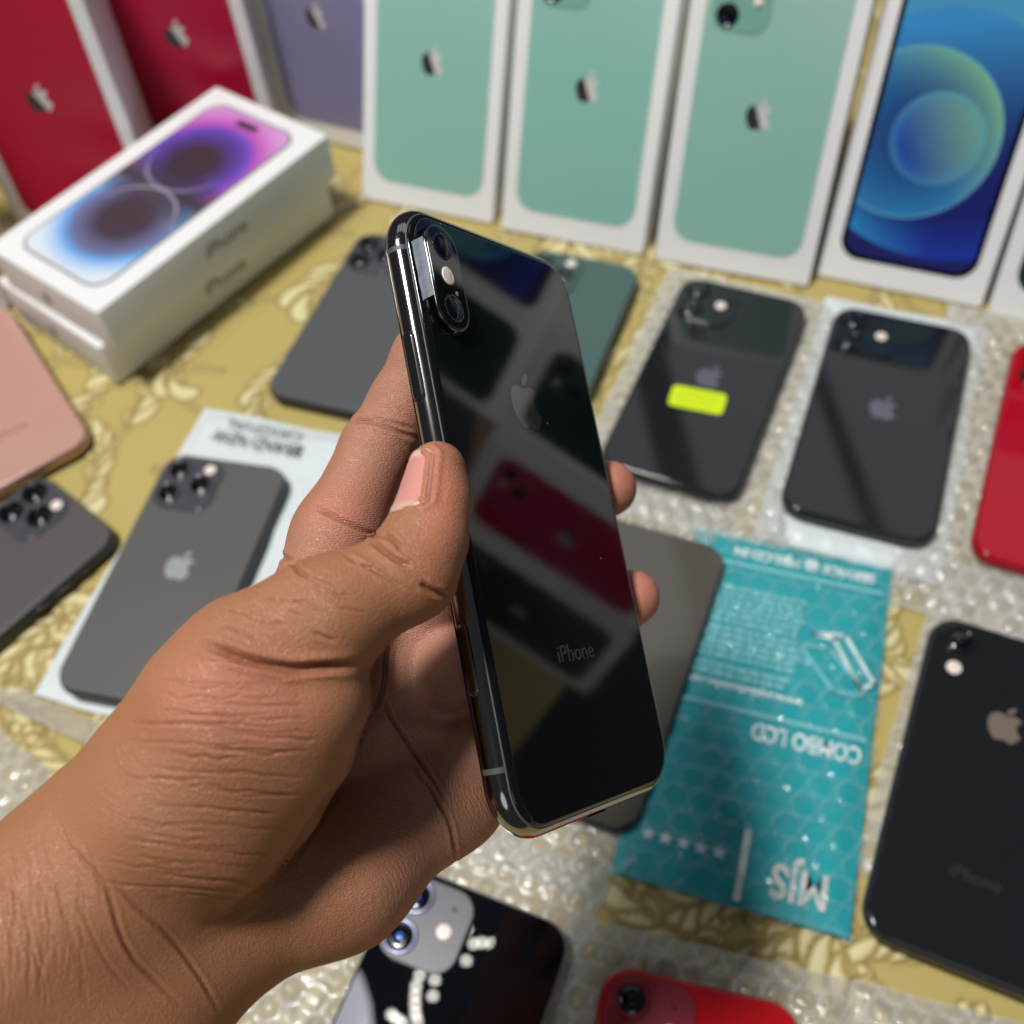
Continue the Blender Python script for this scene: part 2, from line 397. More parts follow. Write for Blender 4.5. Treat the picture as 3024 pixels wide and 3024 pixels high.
def foil():
    """foil emblem with its reflection painted in: black left half, pale right half, split on a slant"""
    k = NT('painted_foil_reflection'); g = k.add('ShaderNodeSeparateXYZ'); k.L(k.co(), g.inputs[0])
    s = k.math('MULTIPLY_ADD', k.math('ADD', g.outputs[0], k.math('MULTIPLY', g.outputs[1], .42)), 700, .95, clamp=True)  # dark and bright sides of the mirrored room, put into the colour
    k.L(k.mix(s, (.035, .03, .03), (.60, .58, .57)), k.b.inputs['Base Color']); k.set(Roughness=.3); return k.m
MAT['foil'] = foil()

# ------------------------------------------------------------------ product packages
def up_matrix(x, y, th, lean):
    ex = Vector((math.cos(th), math.sin(th), 0)); b = Vector((-math.sin(th), math.cos(th), 0)); u = Vector((0, 0, 1)) * math.cos(lean) + b * math.sin(lean)
    n = ex.cross(u)
    return Matrix(((ex.x, u.x, n.x, x), (ex.y, u.y, n.y, y), (ex.z, u.z, n.z, 0), (0, 0, 0, 1)))
BW, BH, BT = .0945, .182, .050
def carton_meshes(w, h, t):
    """lid (front) and tray (back) of a two-part box lying in x,y with its face at z=0"""
    lid = slab('lid', w, h, .0016, edge_prof(-t * .80, 0, .0007), 4)
    tray = slab('tray', w - .0012, h - .0012, .0014, edge_prof(-t, -t * .80 - .0004, .0003, bottom=.0006), 4)
    return lid, tray
LID, TRAY = carton_meshes(BW, BH, BT)
PANEL = slab('panel', .0775, .1530, .0125, edge_prof(-.0002, .00025, .00018), 10)
def rim_mesh(w, l, r, t, z, wd=.0011):
    V = []; F = []; o = rrect(w, l, r, 10); i = rrect(w, l, r, 10, wd); m = len(o)
    for p in (o, i):
        for x, y in p: V.append((x, y, z))
    for p in (o, i):
        for x, y in p: V.append((x, y, z + t))
    for a in range(m):
        b = (a + 1) % m; F += [(2 * m + a, 2 * m + b, 3 * m + b, 3 * m + a), (a, b, 2 * m + b, 2 * m + a), (m + b, m + a, 3 * m + a, 3 * m + b)]
    return mesh('rim', V, F, False)
RIM = rim_mesh(.0765, .1520, .0120, .00012, .00025)
def upright_box(x, y, th, lean, col, label, cat='box', group='upright phone boxes', cams=None, logo=True):
    M = up_matrix(x, y, th, lean); root = empty('phone_box', M, label, cat, group)
    T = Matrix.Translation((0, BH / 2, 0))
    link('lid', LID, MAT['box_white'], root, T); link('tray', TRAY, MAT['box_white'], root, T)
    if col == 'wave':
        pn = link('printed_screen', slab('screen_print', .0772, .1535, .0120, edge_prof(-.0002, .0003, .0002), 10), MAT['screen_black'], root, T)
        pic = slab('picture', .0715, .1478, .0098, edge_prof(.0003, .00045, .0001), 10); pic.transform(Matrix.Translation((0, BH / 2, 0)))
        link('picture', pic, MAT['wave'], root)
        link('notch', slab('notch', .034, .0062, .003, edge_prof(.00046, .0006, .0001), 5), MAT['screen_black'], root, Matrix.Translation((0, BH / 2 + .0711, 0)))
        return root
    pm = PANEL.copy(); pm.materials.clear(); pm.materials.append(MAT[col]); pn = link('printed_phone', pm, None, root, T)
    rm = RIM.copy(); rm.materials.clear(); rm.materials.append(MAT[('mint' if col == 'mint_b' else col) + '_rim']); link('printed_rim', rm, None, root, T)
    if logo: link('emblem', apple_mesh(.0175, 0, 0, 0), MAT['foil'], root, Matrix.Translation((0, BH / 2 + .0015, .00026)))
    if cams:
        md = slab('module', .031, .031, .0085, edge_prof(.0002, .0007, .0003), 8); k = 'mint_module' if col.startswith('mint') else col + '_rim'
        mo = link('printed_camera_module', md, MAT[k], root, Matrix.Translation((-.0385 + .0195, BH / 2 + .0765 - .0195, 0)))
        L = ((-.0072, .0074), (-.0072, -.0074)) if cams == 'dual' else ((-.0065, .0065), (.0065, -.0065))
        for cx, cy in L:
            link('printed_lens', lathe('lens', [(.0062, .0006), (.0062, .0010), (.0052, .0010), (.0050, .00075)], 28, cx, cy), MAT['lens_inner'], mo)
        fx, fy = (.0082, 0) if cams == 'dual' else (.0075, .0075)
        link('printed_flash', lathe('flash', [(.0026, .0006), (.0026, .0009)], 20, fx, fy), MAT['flash'], mo)
    return root
UP = [
 # x, y, th, lean, colour, label, cams      (x,y = centre of the front bottom edge)
 (-.0315, .5671, -.4675, .437, 'mint', 'mint green phone box beside the lilac one, leftmost of three mint boxes', 'dual'),
 (.0581, .5192, -.4540, .437, 'mint_b', 'middle one of the three mint green phone boxes, standing upright', 'dual'),
 (.1495, .4733, -.4465, .400, 'mint', 'mint green phone box with a lens showing, beside the box with the blue picture', 'dual'),
 (.2415, .4398, -.4780, .4334, 'wave', 'white phone box with a picture of blue and green discs on its face', None),
 (.3285, .3935, -.4511, .436, 'dkgreen', 'phone box with a dark green front at the right edge of the photo', 'diag'),
 (-.0879, .6509, -.5439, .060, 'lilac', 'lilac phone box standing between a red box and the mint boxes', None),
 (-.1750, .6492, -.0553, .0641, 'red', 'red phone box beside the lilac box, behind the stacked flat white boxes', None),
 (-.2544, .5899, .0164, .1315, 'red', 'red phone box at the left, directly left of the one beside the lilac box', None),
 (-.3480, .5200, .0600, .1400, 'red', 'red phone box of which only a corner shows at the left edge', None),
 # the row goes on to the right of the frame and is mirrored in the held phone
 (.4150, .3480, -.4300, .400, 'dkgreen', 'dark green phone box with two lenses, mirrored in the held phone', 'diag'),
 (.5050, .3010, -.4000, .360, 'red', 'red phone box with two lenses, mirrored in the held phone', 'diag'),
 (.5960, .2600, -.3900, .360, 'graphite', 'graphite phone box at the right end of the row, mirrored in the held phone', 'diag'),
]
for x, y, th, lean, col, lab, cm in UP:
    upright_box(x, y, th, lean, col, lab, cams=cm)
# the stepped second row on the right, seen only as a reflection
def plain_carton(x, y, th, w, d, h, label):
    me = slab('shipping_carton', w, d, .003, edge_prof(0, h, .001), 4)
    o = link('shipping_carton', me, simple('brown_card', (.30, .20, .12), .8, bump=.3, bscale=200)); o.location = (x, y, .001); o.rotation_euler = (0, 0, th); tag(o, label, 'carton')
M0 = up_matrix(.3285, .3935, -.4511, .436)
plain_carton(.455, .510, -.45, .36, .13, .160, 'brown carton behind the dark green phone boxes carrying a second row of boxes')
for k, (dx, col, lab) in enumerate(((.012, 'wave', 'upper phone box with the disc picture standing on the brown carton'), (.107, 'dkgreen', 'upper dark green phone box standing on the brown carton'))):
    r_ = upright_box(.3285 + dx * math.cos(-.4511) + .048, .3935 + dx * math.sin(-.4511) + .075, -.4511, .43, col, lab, group='phone boxes of the upper row'); r_.location.z = .161

# ------------------------------------------------------------------ the stack of two flat boxes
def flat_box(cx, cy, z0, th, label, pic):
    W_, L_, H_ = .1004, .1846, .0305
    root = empty('flat_phone_box', Matrix.Translation((cx, cy, z0)) @ Matrix.Rotation(th, 4, 'Z'), label, 'box', 'flat white phone boxes in the stack')
    link('lid', slab('lid', W_, L_, .0018, edge_prof(.0012, H_, .0009, bottom=.0002), 4), MAT['box_white'], root)
    link('tray', slab('tray', W_ - .0012, L_ - .0012, .0016, edge_prof(0, .0011, .0003, bottom=.0005), 4), MAT['box_white'], root)
    if pic:
        link('printed_screen', slab('screen_print', .0745, .1625, .0125, edge_prof(H_ - .0002, H_ + .0003, .0002), 10), simple('silver_rim_print', (.17, .16, .15), .3), root)
        link('picture', slab('picture', .0715, .1595, .0112, edge_prof(H_ + .0003, H_ + .00045, .0001), 10), MAT['blob'], root)
        link('island', slab('island', .0185, .0052, .0026, edge_prof(H_ + .00046, H_ + .0006, .0001), 6), simple('island_print', (.03, .02, .03), .4), root, Matrix.Translation((.0005, .0715, 0)))
    R = Matrix(((0, 0, 1, W_ / 2), (1, 0, 0, -.0006), (0, 1, 0, H_ * .52), (0, 0, 0, 1)))
    link('lettering', text_mesh('lettering', 'iPhone', .0125, .00005, R, bold=.0001, width=.0326), MAT['print_grey'], root)
    R2 = Matrix(((1, 0, 0, -.005), (0, 0, -1, -L_ / 2), (0, 1, 0, H_ * .46), (0, 0, 0, 1)))
    em = apple_mesh(.0100, 0, 0, .00002); em.transform(R2); link('emblem', em, MAT['print_grey'], root)
    return root
flat_box(-.1922, .5440, .0005, -.778, 'lower flat white phone box of the stack, under the one with the violet picture', False)
flat_box(-.1832, .5392, .0313, -.750, 'upper flat white box of the stack with a violet and blue picture', True)

# ------------------------------------------------------------------ plastic bags
def film(name, tint, dens, rough=.12, bumpy=.6, seam=.3):
    k = NT(name); k.set(Base_Color=tint, Roughness=rough, Specular_IOR_Level=.9)
    k.L(k.bump(k.noise(260, 4, rough=.6), bumpy, .0006), k.b.inputs['Normal'])
    lw = k.add('ShaderNodeLayerWeight'); lw.inputs['Blend'].default_value = .35
    tr = k.add('ShaderNodeBsdfTransparent'); tr.inputs[0].default_value = (.97, .97, .97, 1)
    mx = k.add('ShaderNodeMixShader'); f = k.math('MULTIPLY_ADD', lw.outputs['Facing'], .55, dens, clamp=True)
    at = k.add('ShaderNodeVertexColor'); at.layer_name = 'seam'; ss = k.add('ShaderNodeSeparateColor'); k.L(at.outputs[0], ss.inputs[0]); f = k.math('ADD', f, k.math('MULTIPLY', ss.outputs[0], seam), clamp=True); k.L(f, mx.inputs[0]); k.L(tr.outputs[0], mx.inputs[1]); k.L(k.b.outputs[0], mx.inputs[2]); k.L(mx.outputs[0], k.out.inputs[0]); return k.m
MAT['clear'] = film('clear_bubble_film', (.62, .61, .565), .32, .10, .6, .40)
MAT['clear_teal'] = film('teal_bubble_film', (.24, .60, .64), .01, .08, .18, .40)
MAT['white_bag'] = simple('white_plastic_film', (.68, .73, .74), .25, bump=.5, bscale=70)
def bag_mesh(name, w, l, th, bub, seed, crum, step=.0011, press=None, pitch=.0105):
    nx, ny = int(w / step), int(l / step); xs = np.linspace(-w / 2, w / 2, nx); ys = np.linspace(-l / 2, l / 2, ny); X, Y = np.meshgrid(xs, ys, indexing='ij')
    e = np.minimum(np.minimum(w / 2 - abs(X), l / 2 - abs(Y)) / .010, 1); e = e * e * (3 - 2 * e)
    Z = .0006 + th * e + crum * (1.5 * (fbm(X * 38, Y * 38, seed, 3) - .45) + .8 * abs(fbm(X * 110 + 9, Y * 110, seed + 5, 2) - .38)) * (.35 + .65 * e)
    if bub > 0:
        rr = pitch * .455; ry = pitch * .866
        j = np.round(Y / ry); i = np.round((X - (j % 2) * pitch / 2) / pitch)
        best = np.full(X.shape, 9.0); amp = np.ones(X.shape)
        for dj in (-1, 0, 1):
            for di in (-1, 0, 1):
                jj = j + dj; ii = np.round((X - (jj % 2) * pitch / 2) / pitch) + di
                jx = (np.sin(ii * 12.9 + jj * 78.2 + seed) * 43758.5) % 1; d = np.hypot(X - ii * pitch - (jj % 2) * pitch / 2, Y - jj * ry)
                m = d < best; best = np.where(m, d, best); amp = np.where(m, .12 + .88 * jx, amp)
        dome = np.sqrt(np.clip(1 - (best / rr) ** 2, 0, 1)); Z += bub * amp * dome ** .8 * (.2 + .8 * e)
    wob = .0018 * (fbm(Y * 30, X * 0 + seed, seed, 2) - .4) * np.sign(X) * (abs(X) / (w / 2)) ** 3; wob2 = .0018 * (fbm(X * 30, X * 0 + seed + 3, seed, 2) - .4) * np.sign(Y) * (abs(Y) / (l / 2)) ** 3
    if press is not None:                                           # the phone lying on the bag squeezes it flat
        px, py, pw, pl, pz = press; q = np.maximum(abs(X - px) - pw / 2, abs(Y - py) - pl / 2); s = np.clip(q / .006 + .4, 0, 1); Z = np.minimum(Z, pz - .0003 + s * s * .02)
    V = np.stack([X + wob, Y + wob2, Z], -1).reshape(-1, 3)
    me = mesh(name, V, grid_faces(nx, ny)); at = me.color_attributes.new('seam', 'FLOAT_COLOR', 'POINT'); c = np.zeros((len(V), 4), np.float32)
    if bub > 0: c[:, 0] = (np.exp(-((best - rr) / .0006) ** 2) * (.5 + .5 * amp)).ravel()
    at.data.foreach_set('color', c.ravel()); return me
def local(cx, cy, th, lx, ly):
    c, s = math.cos(th), math.sin(th); return cx + c * lx - s * ly, cy + s * lx + c * ly
def bag(cx, cy, th, w, l, label, seed, h=.0022, bub=.0026, crum=.0022, mat='clear', press=None, group='clear bubble wrap bags', pitch=.0105):
    me = bag_mesh('bubble_bag', w, l, h, bub, seed, crum, press=press, pitch=pitch); o = link('bubble_bag', me, MAT[mat]); o.location = (cx, cy, 0); o.rotation_euler = (0, 0, th)
    tag(o, label, 'bag', group); return o
PZ = .0032     # underside of phones that lie on a bag
bag(.122, .374, -.505, .118, .186, 'clear bubble bag under the black phone with the yellow sticker', 3, press=(0, .004, .070, .145, PZ))
bag(*local(.1994, .3411, -.47, .0, .001), -.470, .091, .180, 'smooth white plastic bag under the black phone next to the one with the sticker', 5, h=.0018, bub=0, crum=.003, mat='white_bag', press=(0, 0, .070, .145, PZ), group='white plastic bags')
bag(*local(.2832, .2987, -.5055, .012, -.002), -.49, .172, .212, 'wide clear bubble bag under the red phone at the right edge', 8, bub=.003, crum=.0035, press=(-.012, 0, .070, .145, PZ))
bag(*local(.1831, .1383, -.517, .026, .030), -.545, .135, .165, 'clear bubble bag under the black phone with the single lens', 11, bub=.003, crum=.003, press=(-.026, -.03, .071, .146, PZ))
bag(*local(.0351, .221, -.4866, -.010, 0), -.4866, .088, .208, 'clear bubble bag under the grey phone beside the teal pouch', 13, press=(.010, 0, .070, .145, PZ))
bag(*local(-.0643, .055, -.4866, -.024, .006), -.4866, .134, .194, 'clear bubble bag under the black phone lowest in the photo', 17, bub=.003, crum=.003, press=(.024, -.006, .070, .145, PZ))
bag(*local(.0259, .0107, -.3349, .001, -.006), -.345, .112, .188, 'clear bubble bag under the red phone at the bottom', 19, bub=.003, crum=.0034, press=(-.001, .006, .070, .145, PZ))
bag(*local(.107, .075, -.36, .064, -.082), -.36, .125, .165, 'empty clear bubble bag in the bottom right corner', 23, bub=.0028, crum=.0045)
bag(-.262, .160, -.72, .125, .115, 'clear bubble bag at the left edge beside the wrist', 29, bub=.003, crum=.0035)
bb = bag(*local(-.1503, .3001, -.397, .002, .007), -.397, .126, .186, 'white plastic bag printed BRAND NEW under the matt grey phone', 31, h=.0022, bub=0, crum=.0028, mat='white_bag', press=(-.021, -.007, .069, .142, .0046), group='white plastic bags')
bb.name = 'printed_bag'
def on_sheet(o, txt, size, lx, ly, mat, z, rot=180, bold=0.0, sx=1.0, name='lettering', width=None):
    M = Matrix.Translation((lx, ly, z)) @ Matrix.Rotation(math.radians(rot), 4, 'Z')
    return link(name, text_mesh(name, txt, size, 0, M, bold=bold, sx=sx, width=width), mat, o)
PR = simple('faded_black_print', (.03, .045, .04), .5)
on_sheet(bb, 'BRAND NEW', .0112, -.0190, .0735, PR, .0058, bold=0.0, width=.054)
on_sheet(bb, 'ORIGINAL', .0100, -.0200, .0835, simple('faded_grey_print', (.26, .28, .27), .5), .0050, width=.047)
# the bag's turned-up clear corner
def flap():
    n = 24; V = []; F = []
    for i in range(n):
        t = i / (n - 1); x = -.070 + .115 * t; y = -.092 - .006 * math.sin(t * 3.1)
        for j in range(5):
            s = j / 4; V.append((x - .010 * (1 - t) * s, y - .022 * s * (1 - .4 * t) + .012 * s * (1 - t), .002 + .010 * s * (1 - t) ** 2 + .002 * math.sin(i * 1.7 + j)))
    for i in range(n - 1):
        for j in range(4): a = i * 5 + j; F.append((a, a + 5, a + 6, a + 1))
    link('clear_flap', mesh('clear_flap', V, F), MAT['clear'], bb)
flap()

# teal pouch: a printed sheet, the print on it and the bubble film over everything
def teal():
    root = empty('printed_pouch', Matrix.Translation((.1003, .1892, .0022)) @ Matrix.Rotation(-.3973, 4, 'Z'), 'teal bubble pouch printed COMBO LCD and MJS lying between the grey and the black phone', 'pouch')
    W_, L_ = .0960, .1770
    k = NT('teal_printed_film'); k.set(Roughness=.32, Specular_IOR_Level=.5)
    k.L(k.mix(k.noise(40, 3), (.004, .285, .325), (.010, .37, .405)), k.b.inputs['Base Color']); k.L(k.bump(k.noise(120, 3), .3, .0005), k.b.inputs['Normal'])
    link('printed_sheet', bag_mesh('printed_sheet', W_, L_, .0016, 0, 41, .0012, step=.002), k.m, root)
    z = .0036; wp = MAT['white_print']; pale = simple('pale_teal_print', (.20, .55, .58), .4)
    on_sheet(root, 'COMBO LCD', .0112, .0205, -.0122, wp, z, bold=.0003, width=.047, name='lettering')
    on_sheet(root, 'MJS', .0195, .0265, -.0735, simple('silver_print', (.66, .62, .60), .3), z, bold=.0006, sx=.80, name='lettering')
    on_sheet(root, 'www.mjslcdcombo.com', .0056, -.0105, .0058, wp, z, bold=.0002, name='lettering')
    on_sheet(root, 'SERVICE @ MJSLCD.IN', .0068, .0070, .0790, wp, z, bold=.0003, name='lettering')
    rg = random.Random(5)
    def par(lines, x, y0, w, dy, size, m):                          # blocks of print too small to read: one bar per word
        V = []; F = []
        for q in range(lines):
            a = x - w / 2 + rg.uniform(0, .002)
            while a < x + w / 2:
                b = a + rg.uniform(.0015, .0065); y = y0 - q * dy; hh = size * rg.uniform(.30, .42); n = len(V)
                V += [(a, y - hh, z), (b, y - hh, z), (b, y + hh, z), (a, y + hh, z)]; F.append((n, n + 1, n + 2, n + 3)); a = b + .0010
        link('small_print', mesh('small_print', V, F, False), m, root)
    par(6, -.0130, .0575, .046, .0036, .0036, pale); par(5, -.0140, .0350, .044, .0036, .0036, pale); par(2, -.0150, .0150, .040, .0036, .0036, pale)
    link('printed_line', slab('printed_line', .084, .0022, .0003, [(0, z), (0, z + .0001)], 3), pale, root, Matrix.Translation((.003, -.0045, 0)))
    link('printed_line', slab('printed_line', .090, .0022, .0003, [(0, z), (0, z + .0001)], 3), pale, root, Matrix.Translation((.0, .0715, 0)))
    link('printed_bar', slab('printed_bar', .0030, .030, .0010, [(0, z), (0, z + .0001)], 4), wp, root, Matrix.Translation((.0032, -.0715, 0)))
    for q in range(5):
        c = (-.0365 + q * .0074, -.0693); p = []
        for a in range(10):
            rr = .0034 if a % 2 == 0 else .0014; t = math.pi / 2 + a * math.pi / 5; p.append((c[0] + rr * math.cos(t), c[1] + rr * math.sin(t)))
        link('printed_star', prism('printed_star', [p], z, z + .0001), wp, root)
    def frame(pts, wdt, m):
        for a, b in zip(pts, pts[1:] + pts[:1]):
            a_ = Vector((*a, 0)); b_ = Vector((*b, 0)); d = b_ - a_; s = slab('bar', d.length + wdt, wdt, wdt * .45, [(0, 0), (0, .0001)], 4)
            link('printed_frame_line', s, m, root, Matrix.Translation(((a_ + b_) / 2) + Vector((0, 0, z))) @ Matrix.Rotation(math.atan2(d.y, d.x), 4, 'Z'))
    frame([(.0165, .0425), (.0305, .0450), (.0455, .0235), (.0400, .0190), (.0260, .0415)], .0018, wp)
    frame([(.0110, .0350), (.0245, .0365), (.0425, .0170), (.0290, .0150)], .0016, pale)
    fb = bag_mesh('bubble_film', W_ + .003, L_ + .003, .0022, .0022, 43, .0010, press=None, step=.0009, pitch=.0118); fb.transform(Matrix.Translation((0, 0, .0016)))
    link('bubble_film', fb, MAT['clear_teal'], root)
teal()
# ------------------------------------------------------------------ phones
def lens_parts(root, x, y, z, r, ring, blue=False, name='lens', h=.0011, par=None):
    p = par if par is not None else root
    ln = link(name, lathe(name, [(r, z - .0002), (r, z + h - .0003), (r - .0003, z + h), (r * .80, z + h), (r * .76, z + h - .0004)], 36, x, y, False), ring, p)
    link('lens_glass', lathe('lens_glass', [(r * .78, z + h - .0007), (r * .77, z + h - .0004), (r * .5, z + h - .00032)], 32, x, y), MAT['lens_black'], ln)
    pu = lathe('pupil', [(r * .22, z + h - .00034), (r * .20, z + h - .0002), (r * .10, z + h - .00012)], 24, x, y); link('pupil', pu, MAT['lens_blue' if blue else 'lens_inner'], ln)
    return ln
def disc(name, r, h, n=24): return lathe(name, [(r, 0), (r, h * .7), (r * .9, h)], n)
def side_buttons(root, W_, t, L, mat):
    for sx, y, ln in L:
        link('side_button', slab('side_button', .0028, ln, .0014, edge_prof(-.0004, .0006, .0003), 5), mat, root, Matrix.Translation((sx * W_ / 2, y, t / 2)) @ Matrix.Rotation(math.radians(90 * sx), 4, 'Y'))
def phone(cx, cy, z0, th, W_, L_, t, kind, glass, frame, module, label, group, logo_mat=None, logo_y=0.0, text_y=None, rc=.0105, blue=False, ring=None, buttons=()):
    root = empty('smartphone', Matrix.Translation((cx, cy, z0)) @ Matrix.Rotation(th, 4, 'Z'), label, 'phone', group)
    R_ = t / 2 - .0009; pf = []
    for k in range(9):
        a = -math.pi / 2 + math.pi * k / 8; pf.append((R_ * .72 * (1 - math.cos(a)), t / 2 + R_ * math.sin(a)))
    link('frame', slab('frame', W_, L_, rc + .002, pf, 9), frame, root)
    link('front_glass', slab('front_glass', W_ - .0022, L_ - .0022, rc, edge_prof(0, .0011, .0002, bottom=.0009), 9), MAT['screen_black'], root)
    link('back_glass', slab('back_glass', W_ - .0022, L_ - .0022, rc + .0008, edge_prof(t - .0012, t, .0010, 5, bottom=.0001), 9), glass, root)
    ring = ring or module; q = -W_ / 2; e = L_ / 2
    if kind in ('dual', 'pro'):
        s = .0335; mx, my = q + .0034 + s / 2, e - .0034 - s / 2
        mo = link('camera_module', slab('camera_module', s, s, .0092, edge_prof(t - .0004, t + .0012, .0006, 4, bottom=.0001), 9), module, root, Matrix.Translation((mx, my, 0)))
        zt = t + .0012
        sp = ((-.0078, .0082), (-.0078, -.0082)) if kind == 'dual' else ((-.0080, .0078), (-.0080, -.0078), (.0072, 0))
        for k, (a, b) in enumerate(sp): lens_parts(root, a, b, zt, .0070, ring, blue, par=mo)
        fx, fy = (.0078, -.0004) if kind == 'dual' else (.0086, .0102)
        link('flash', disc('flash', .0031, .0003), MAT['flash'], mo, Matrix.Translation((fx, fy, zt)))
        gx, gy = (.0084, .0088) if kind == 'dual' else (.0086, -.0104)
        link('microphone', disc('microphone', .0008, .0001, 12), MAT['hole'], mo, Matrix.Translation((gx, gy, zt + .00002)))
    elif kind == 'single':
        lens_parts(root, q + .0132, e - .0120, t, .0068, ring, blue, h=.0014)
        link('flash', disc('flash', .0033, .0003), MAT['flash'], root, Matrix.Translation((q + .0132, e - .0262, t)))
        link('microphone', disc('microphone', .0007, .0001, 12), MAT['hole'], root, Matrix.Translation((q + .0132, e - .0202, t + .00003)))
    if logo_mat and logo_y is not None: link('emblem', apple_mesh(.0172, 0, logo_y, t + .00001, .00003), logo_mat, root)
    if text_y is not None: link('lettering', text_mesh('lettering', 'iPhone', .0072, t + .00003, Matrix.Translation((0, text_y, 0))), LG_DIM if kind == 'single' and glass is G_BLK else logo_mat, root)
    side_buttons(root, W_, t, buttons, frame)
    return root
def matte(name, col, rough=.38):
    k = NT(name); k.set(Base_Color=col, Roughness=rough, Specular_IOR_Level=.5); k.L(k.math('MULTIPLY_ADD', k.noise(18, 3), .10, rough - .05), k.b.inputs['Roughness']); return k.m
def gloss(name, col, rough=.035, spec=.6):
    k = NT(name); k.set(Base_Color=col, Roughness=rough, Specular_IOR_Level=spec); k.L(k.math('MULTIPLY_ADD', k.noise(30, 4), .07, rough - .02), k.b.inputs['Roughness'])
    v = k.noise(500, 2); return k.m
M_GREY = matte('matt_space_grey', (.100, .098, .092)); M_GREY2 = matte('matt_dark_grey', (.090, .080, .078)); M_SLATE = matte('matt_slate', (.085, .088, .092))
M_GREEN = matte('matt_midnight_green', (.062, .115, .105)); M_MOD = gloss('module_grey_glass', (.070, .070, .082), .12); M_MODG = gloss('module_green_glass', (.05, .09, .085), .12)
G_BLK = gloss('gloss_black_glass', (.012, .013, .016)); G_RED = gloss('gloss_red_glass', (.40, .0005, .012), .05, .4); G_GREY = gloss('gloss_grey_glass', (.085, .076, .064), .05)
G_ROSE = gloss('rose_gold_glass', (.50, .285, .225), .16)
F_BLK = simple('black_frame', (.016, .017, .019), .26, 0.0, spec=.6); F_RED = simple('red_frame', (.42, .006, .02), .28, .4); F_ROSE = simple('rose_frame', (.62, .40, .30), .2, 1.0)
F_STEEL = simple('grey_steel_frame', (.10, .105, .11), .18, 1.0)
LG_GREY = simple('emblem_grey_mirror', (.34, .36, .34), .35, .15); LG_SILV = simple('emblem_silver_mirror', (.20, .205, .24), .12, .9); LG_BRZ = simple('emblem_bronze_mirror', (.42, .32, .26), .15, .6)
LG_RED = simple('emblem_red_mirror', (.5, .02, .04), .12, .8); LG_DIM = simple('emblem_dim_mirror', (.09, .08, .07), .3, .7); LG_ROSE = simple('emblem_rose_mirror', (.60, .42, .30), .2, .8)
RM = simple('lens_ring_grey', (.16, .165, .24), .25, .7); RB = simple('lens_ring_black', (.02, .022, .025), .15, .6)
g1 = 'phones lying on the table'
phone(-.294, .4406, .0005, .5227, .0714, .144, .0080, 'single', G_ROSE, F_ROSE, None, 'rose gold phone at the left edge lying beside the stacked white boxes', g1, LG_ROSE, .028, -.036, ring=F_ROSE)
phone(-.2794, .3022, .0005, -.7854, .0714, .144, .0081, 'pro', M_GREY2, F_BLK, M_MOD, 'dark grey phone with three lenses at the left edge, below the rose gold one', g1, LG_GREY, .0034, ring=RB, buttons=((1, .0334, .010), (1, .0205, .010), (1, .047, .006)))
phone(-.1701, .2972, .0046, -.3215, .0714, .144, .0081, 'pro', M_GREY, F_BLK, M_MOD, 'matt grey phone with three lenses lying on the white bag printed BRAND NEW', g1, LG_GREY, .0034, ring=M_MOD)
phone(-.0714, .4658, .0004, -.426, .0714, .144, .0081, 'pro', M_SLATE, F_BLK, M_MOD, 'slate grey phone half hidden behind the index finger, right of the flat boxes', g1, None, ring=RB)
phone(.0337, .4295, .0004, -.454, .0714, .144, .0081, 'pro', M_GREEN, F_STEEL, M_MODG, 'matt dark green phone partly behind the held phone, below the middle mint box', g1, LG_GREY, .0034, ring=M_MODG)
t6 = phone(.116, .381, PZ, -.513, .0757, .1509, .0083, 'dual', G_BLK, F_BLK, G_BLK, 'glossy black phone with a yellow sticker on its back', g1, LG_SILV, .0020, ring=RB)
phone(.1994, .3411, PZ, -.4706, .0757, .1509, .0083, 'dual', G_BLK, F_BLK, G_BLK, 'glossy black phone with two lenses lying on the smooth white bag', g1, LG_SILV, .0050, ring=RB)
phone(.2832, .2987, PZ, -.5055, .0757, .1509, .0083, 'dual', G_RED, F_RED, G_RED, 'red phone at the right edge lying on the wide clear bubble bag', g1, LG_RED, .0034, ring=RB)
phone(.1831, .1383, PZ, -.517, .0757, .1520, .0083, 'single', G_BLK, F_BLK, None, 'black phone with a single lens at the right edge, right of the teal pouch', g1, LG_BRZ, .0309, -.0398, ring=RB)
phone(.0351, .221, PZ, -.4866, .0757, .1509, .0083, 'none', G_GREY, F_BLK, G_GREY, 'glossy grey phone lying face up behind the held phone, left of the teal pouch', g1)
mat_ = link('added_dark_mat', slab('added_dark_mat', .66, .36, .01, edge_prof(0, .002, .0006), 5), simple('added_mat_black', (.012, .012, .013), .9)); mat_.location = (.600, .110, .0003); mat_.rotation_euler = (0, 0, -.42)  # added to keep the lower reflection in the held phone black
tag(mat_, 'added black mat at the right that darkens the mirror image in the held phone', 'mat')
phone(-.0643, .055, PZ, -.4866, .0765, .1515, .0083, 'dual', simple('deep_black_glass', (.003, .003, .005), .012, spec=.6), simple('silver_frame', (.50, .52, .55), .3, .9), matte('module_matt_grey', (.060, .060, .070), .35), 'black phone with a grey camera square lowest in the photo, under the hand', g1, LG_SILV, .0034, blue=True, ring=RM)
phone(.0250, .0075, PZ, -.3349, .0757, .1509, .0083, 'dual', gloss('bright_red_glass', (.50, .008, .012), .05), F_RED, gloss('module_red_glass', (.27, .022, .038), .22), 'red phone cut off by the bottom edge of the photo', g1, LG_RED, .0034, ring=simple('lens_ring_red', (.25, .02, .035), .3, .4))
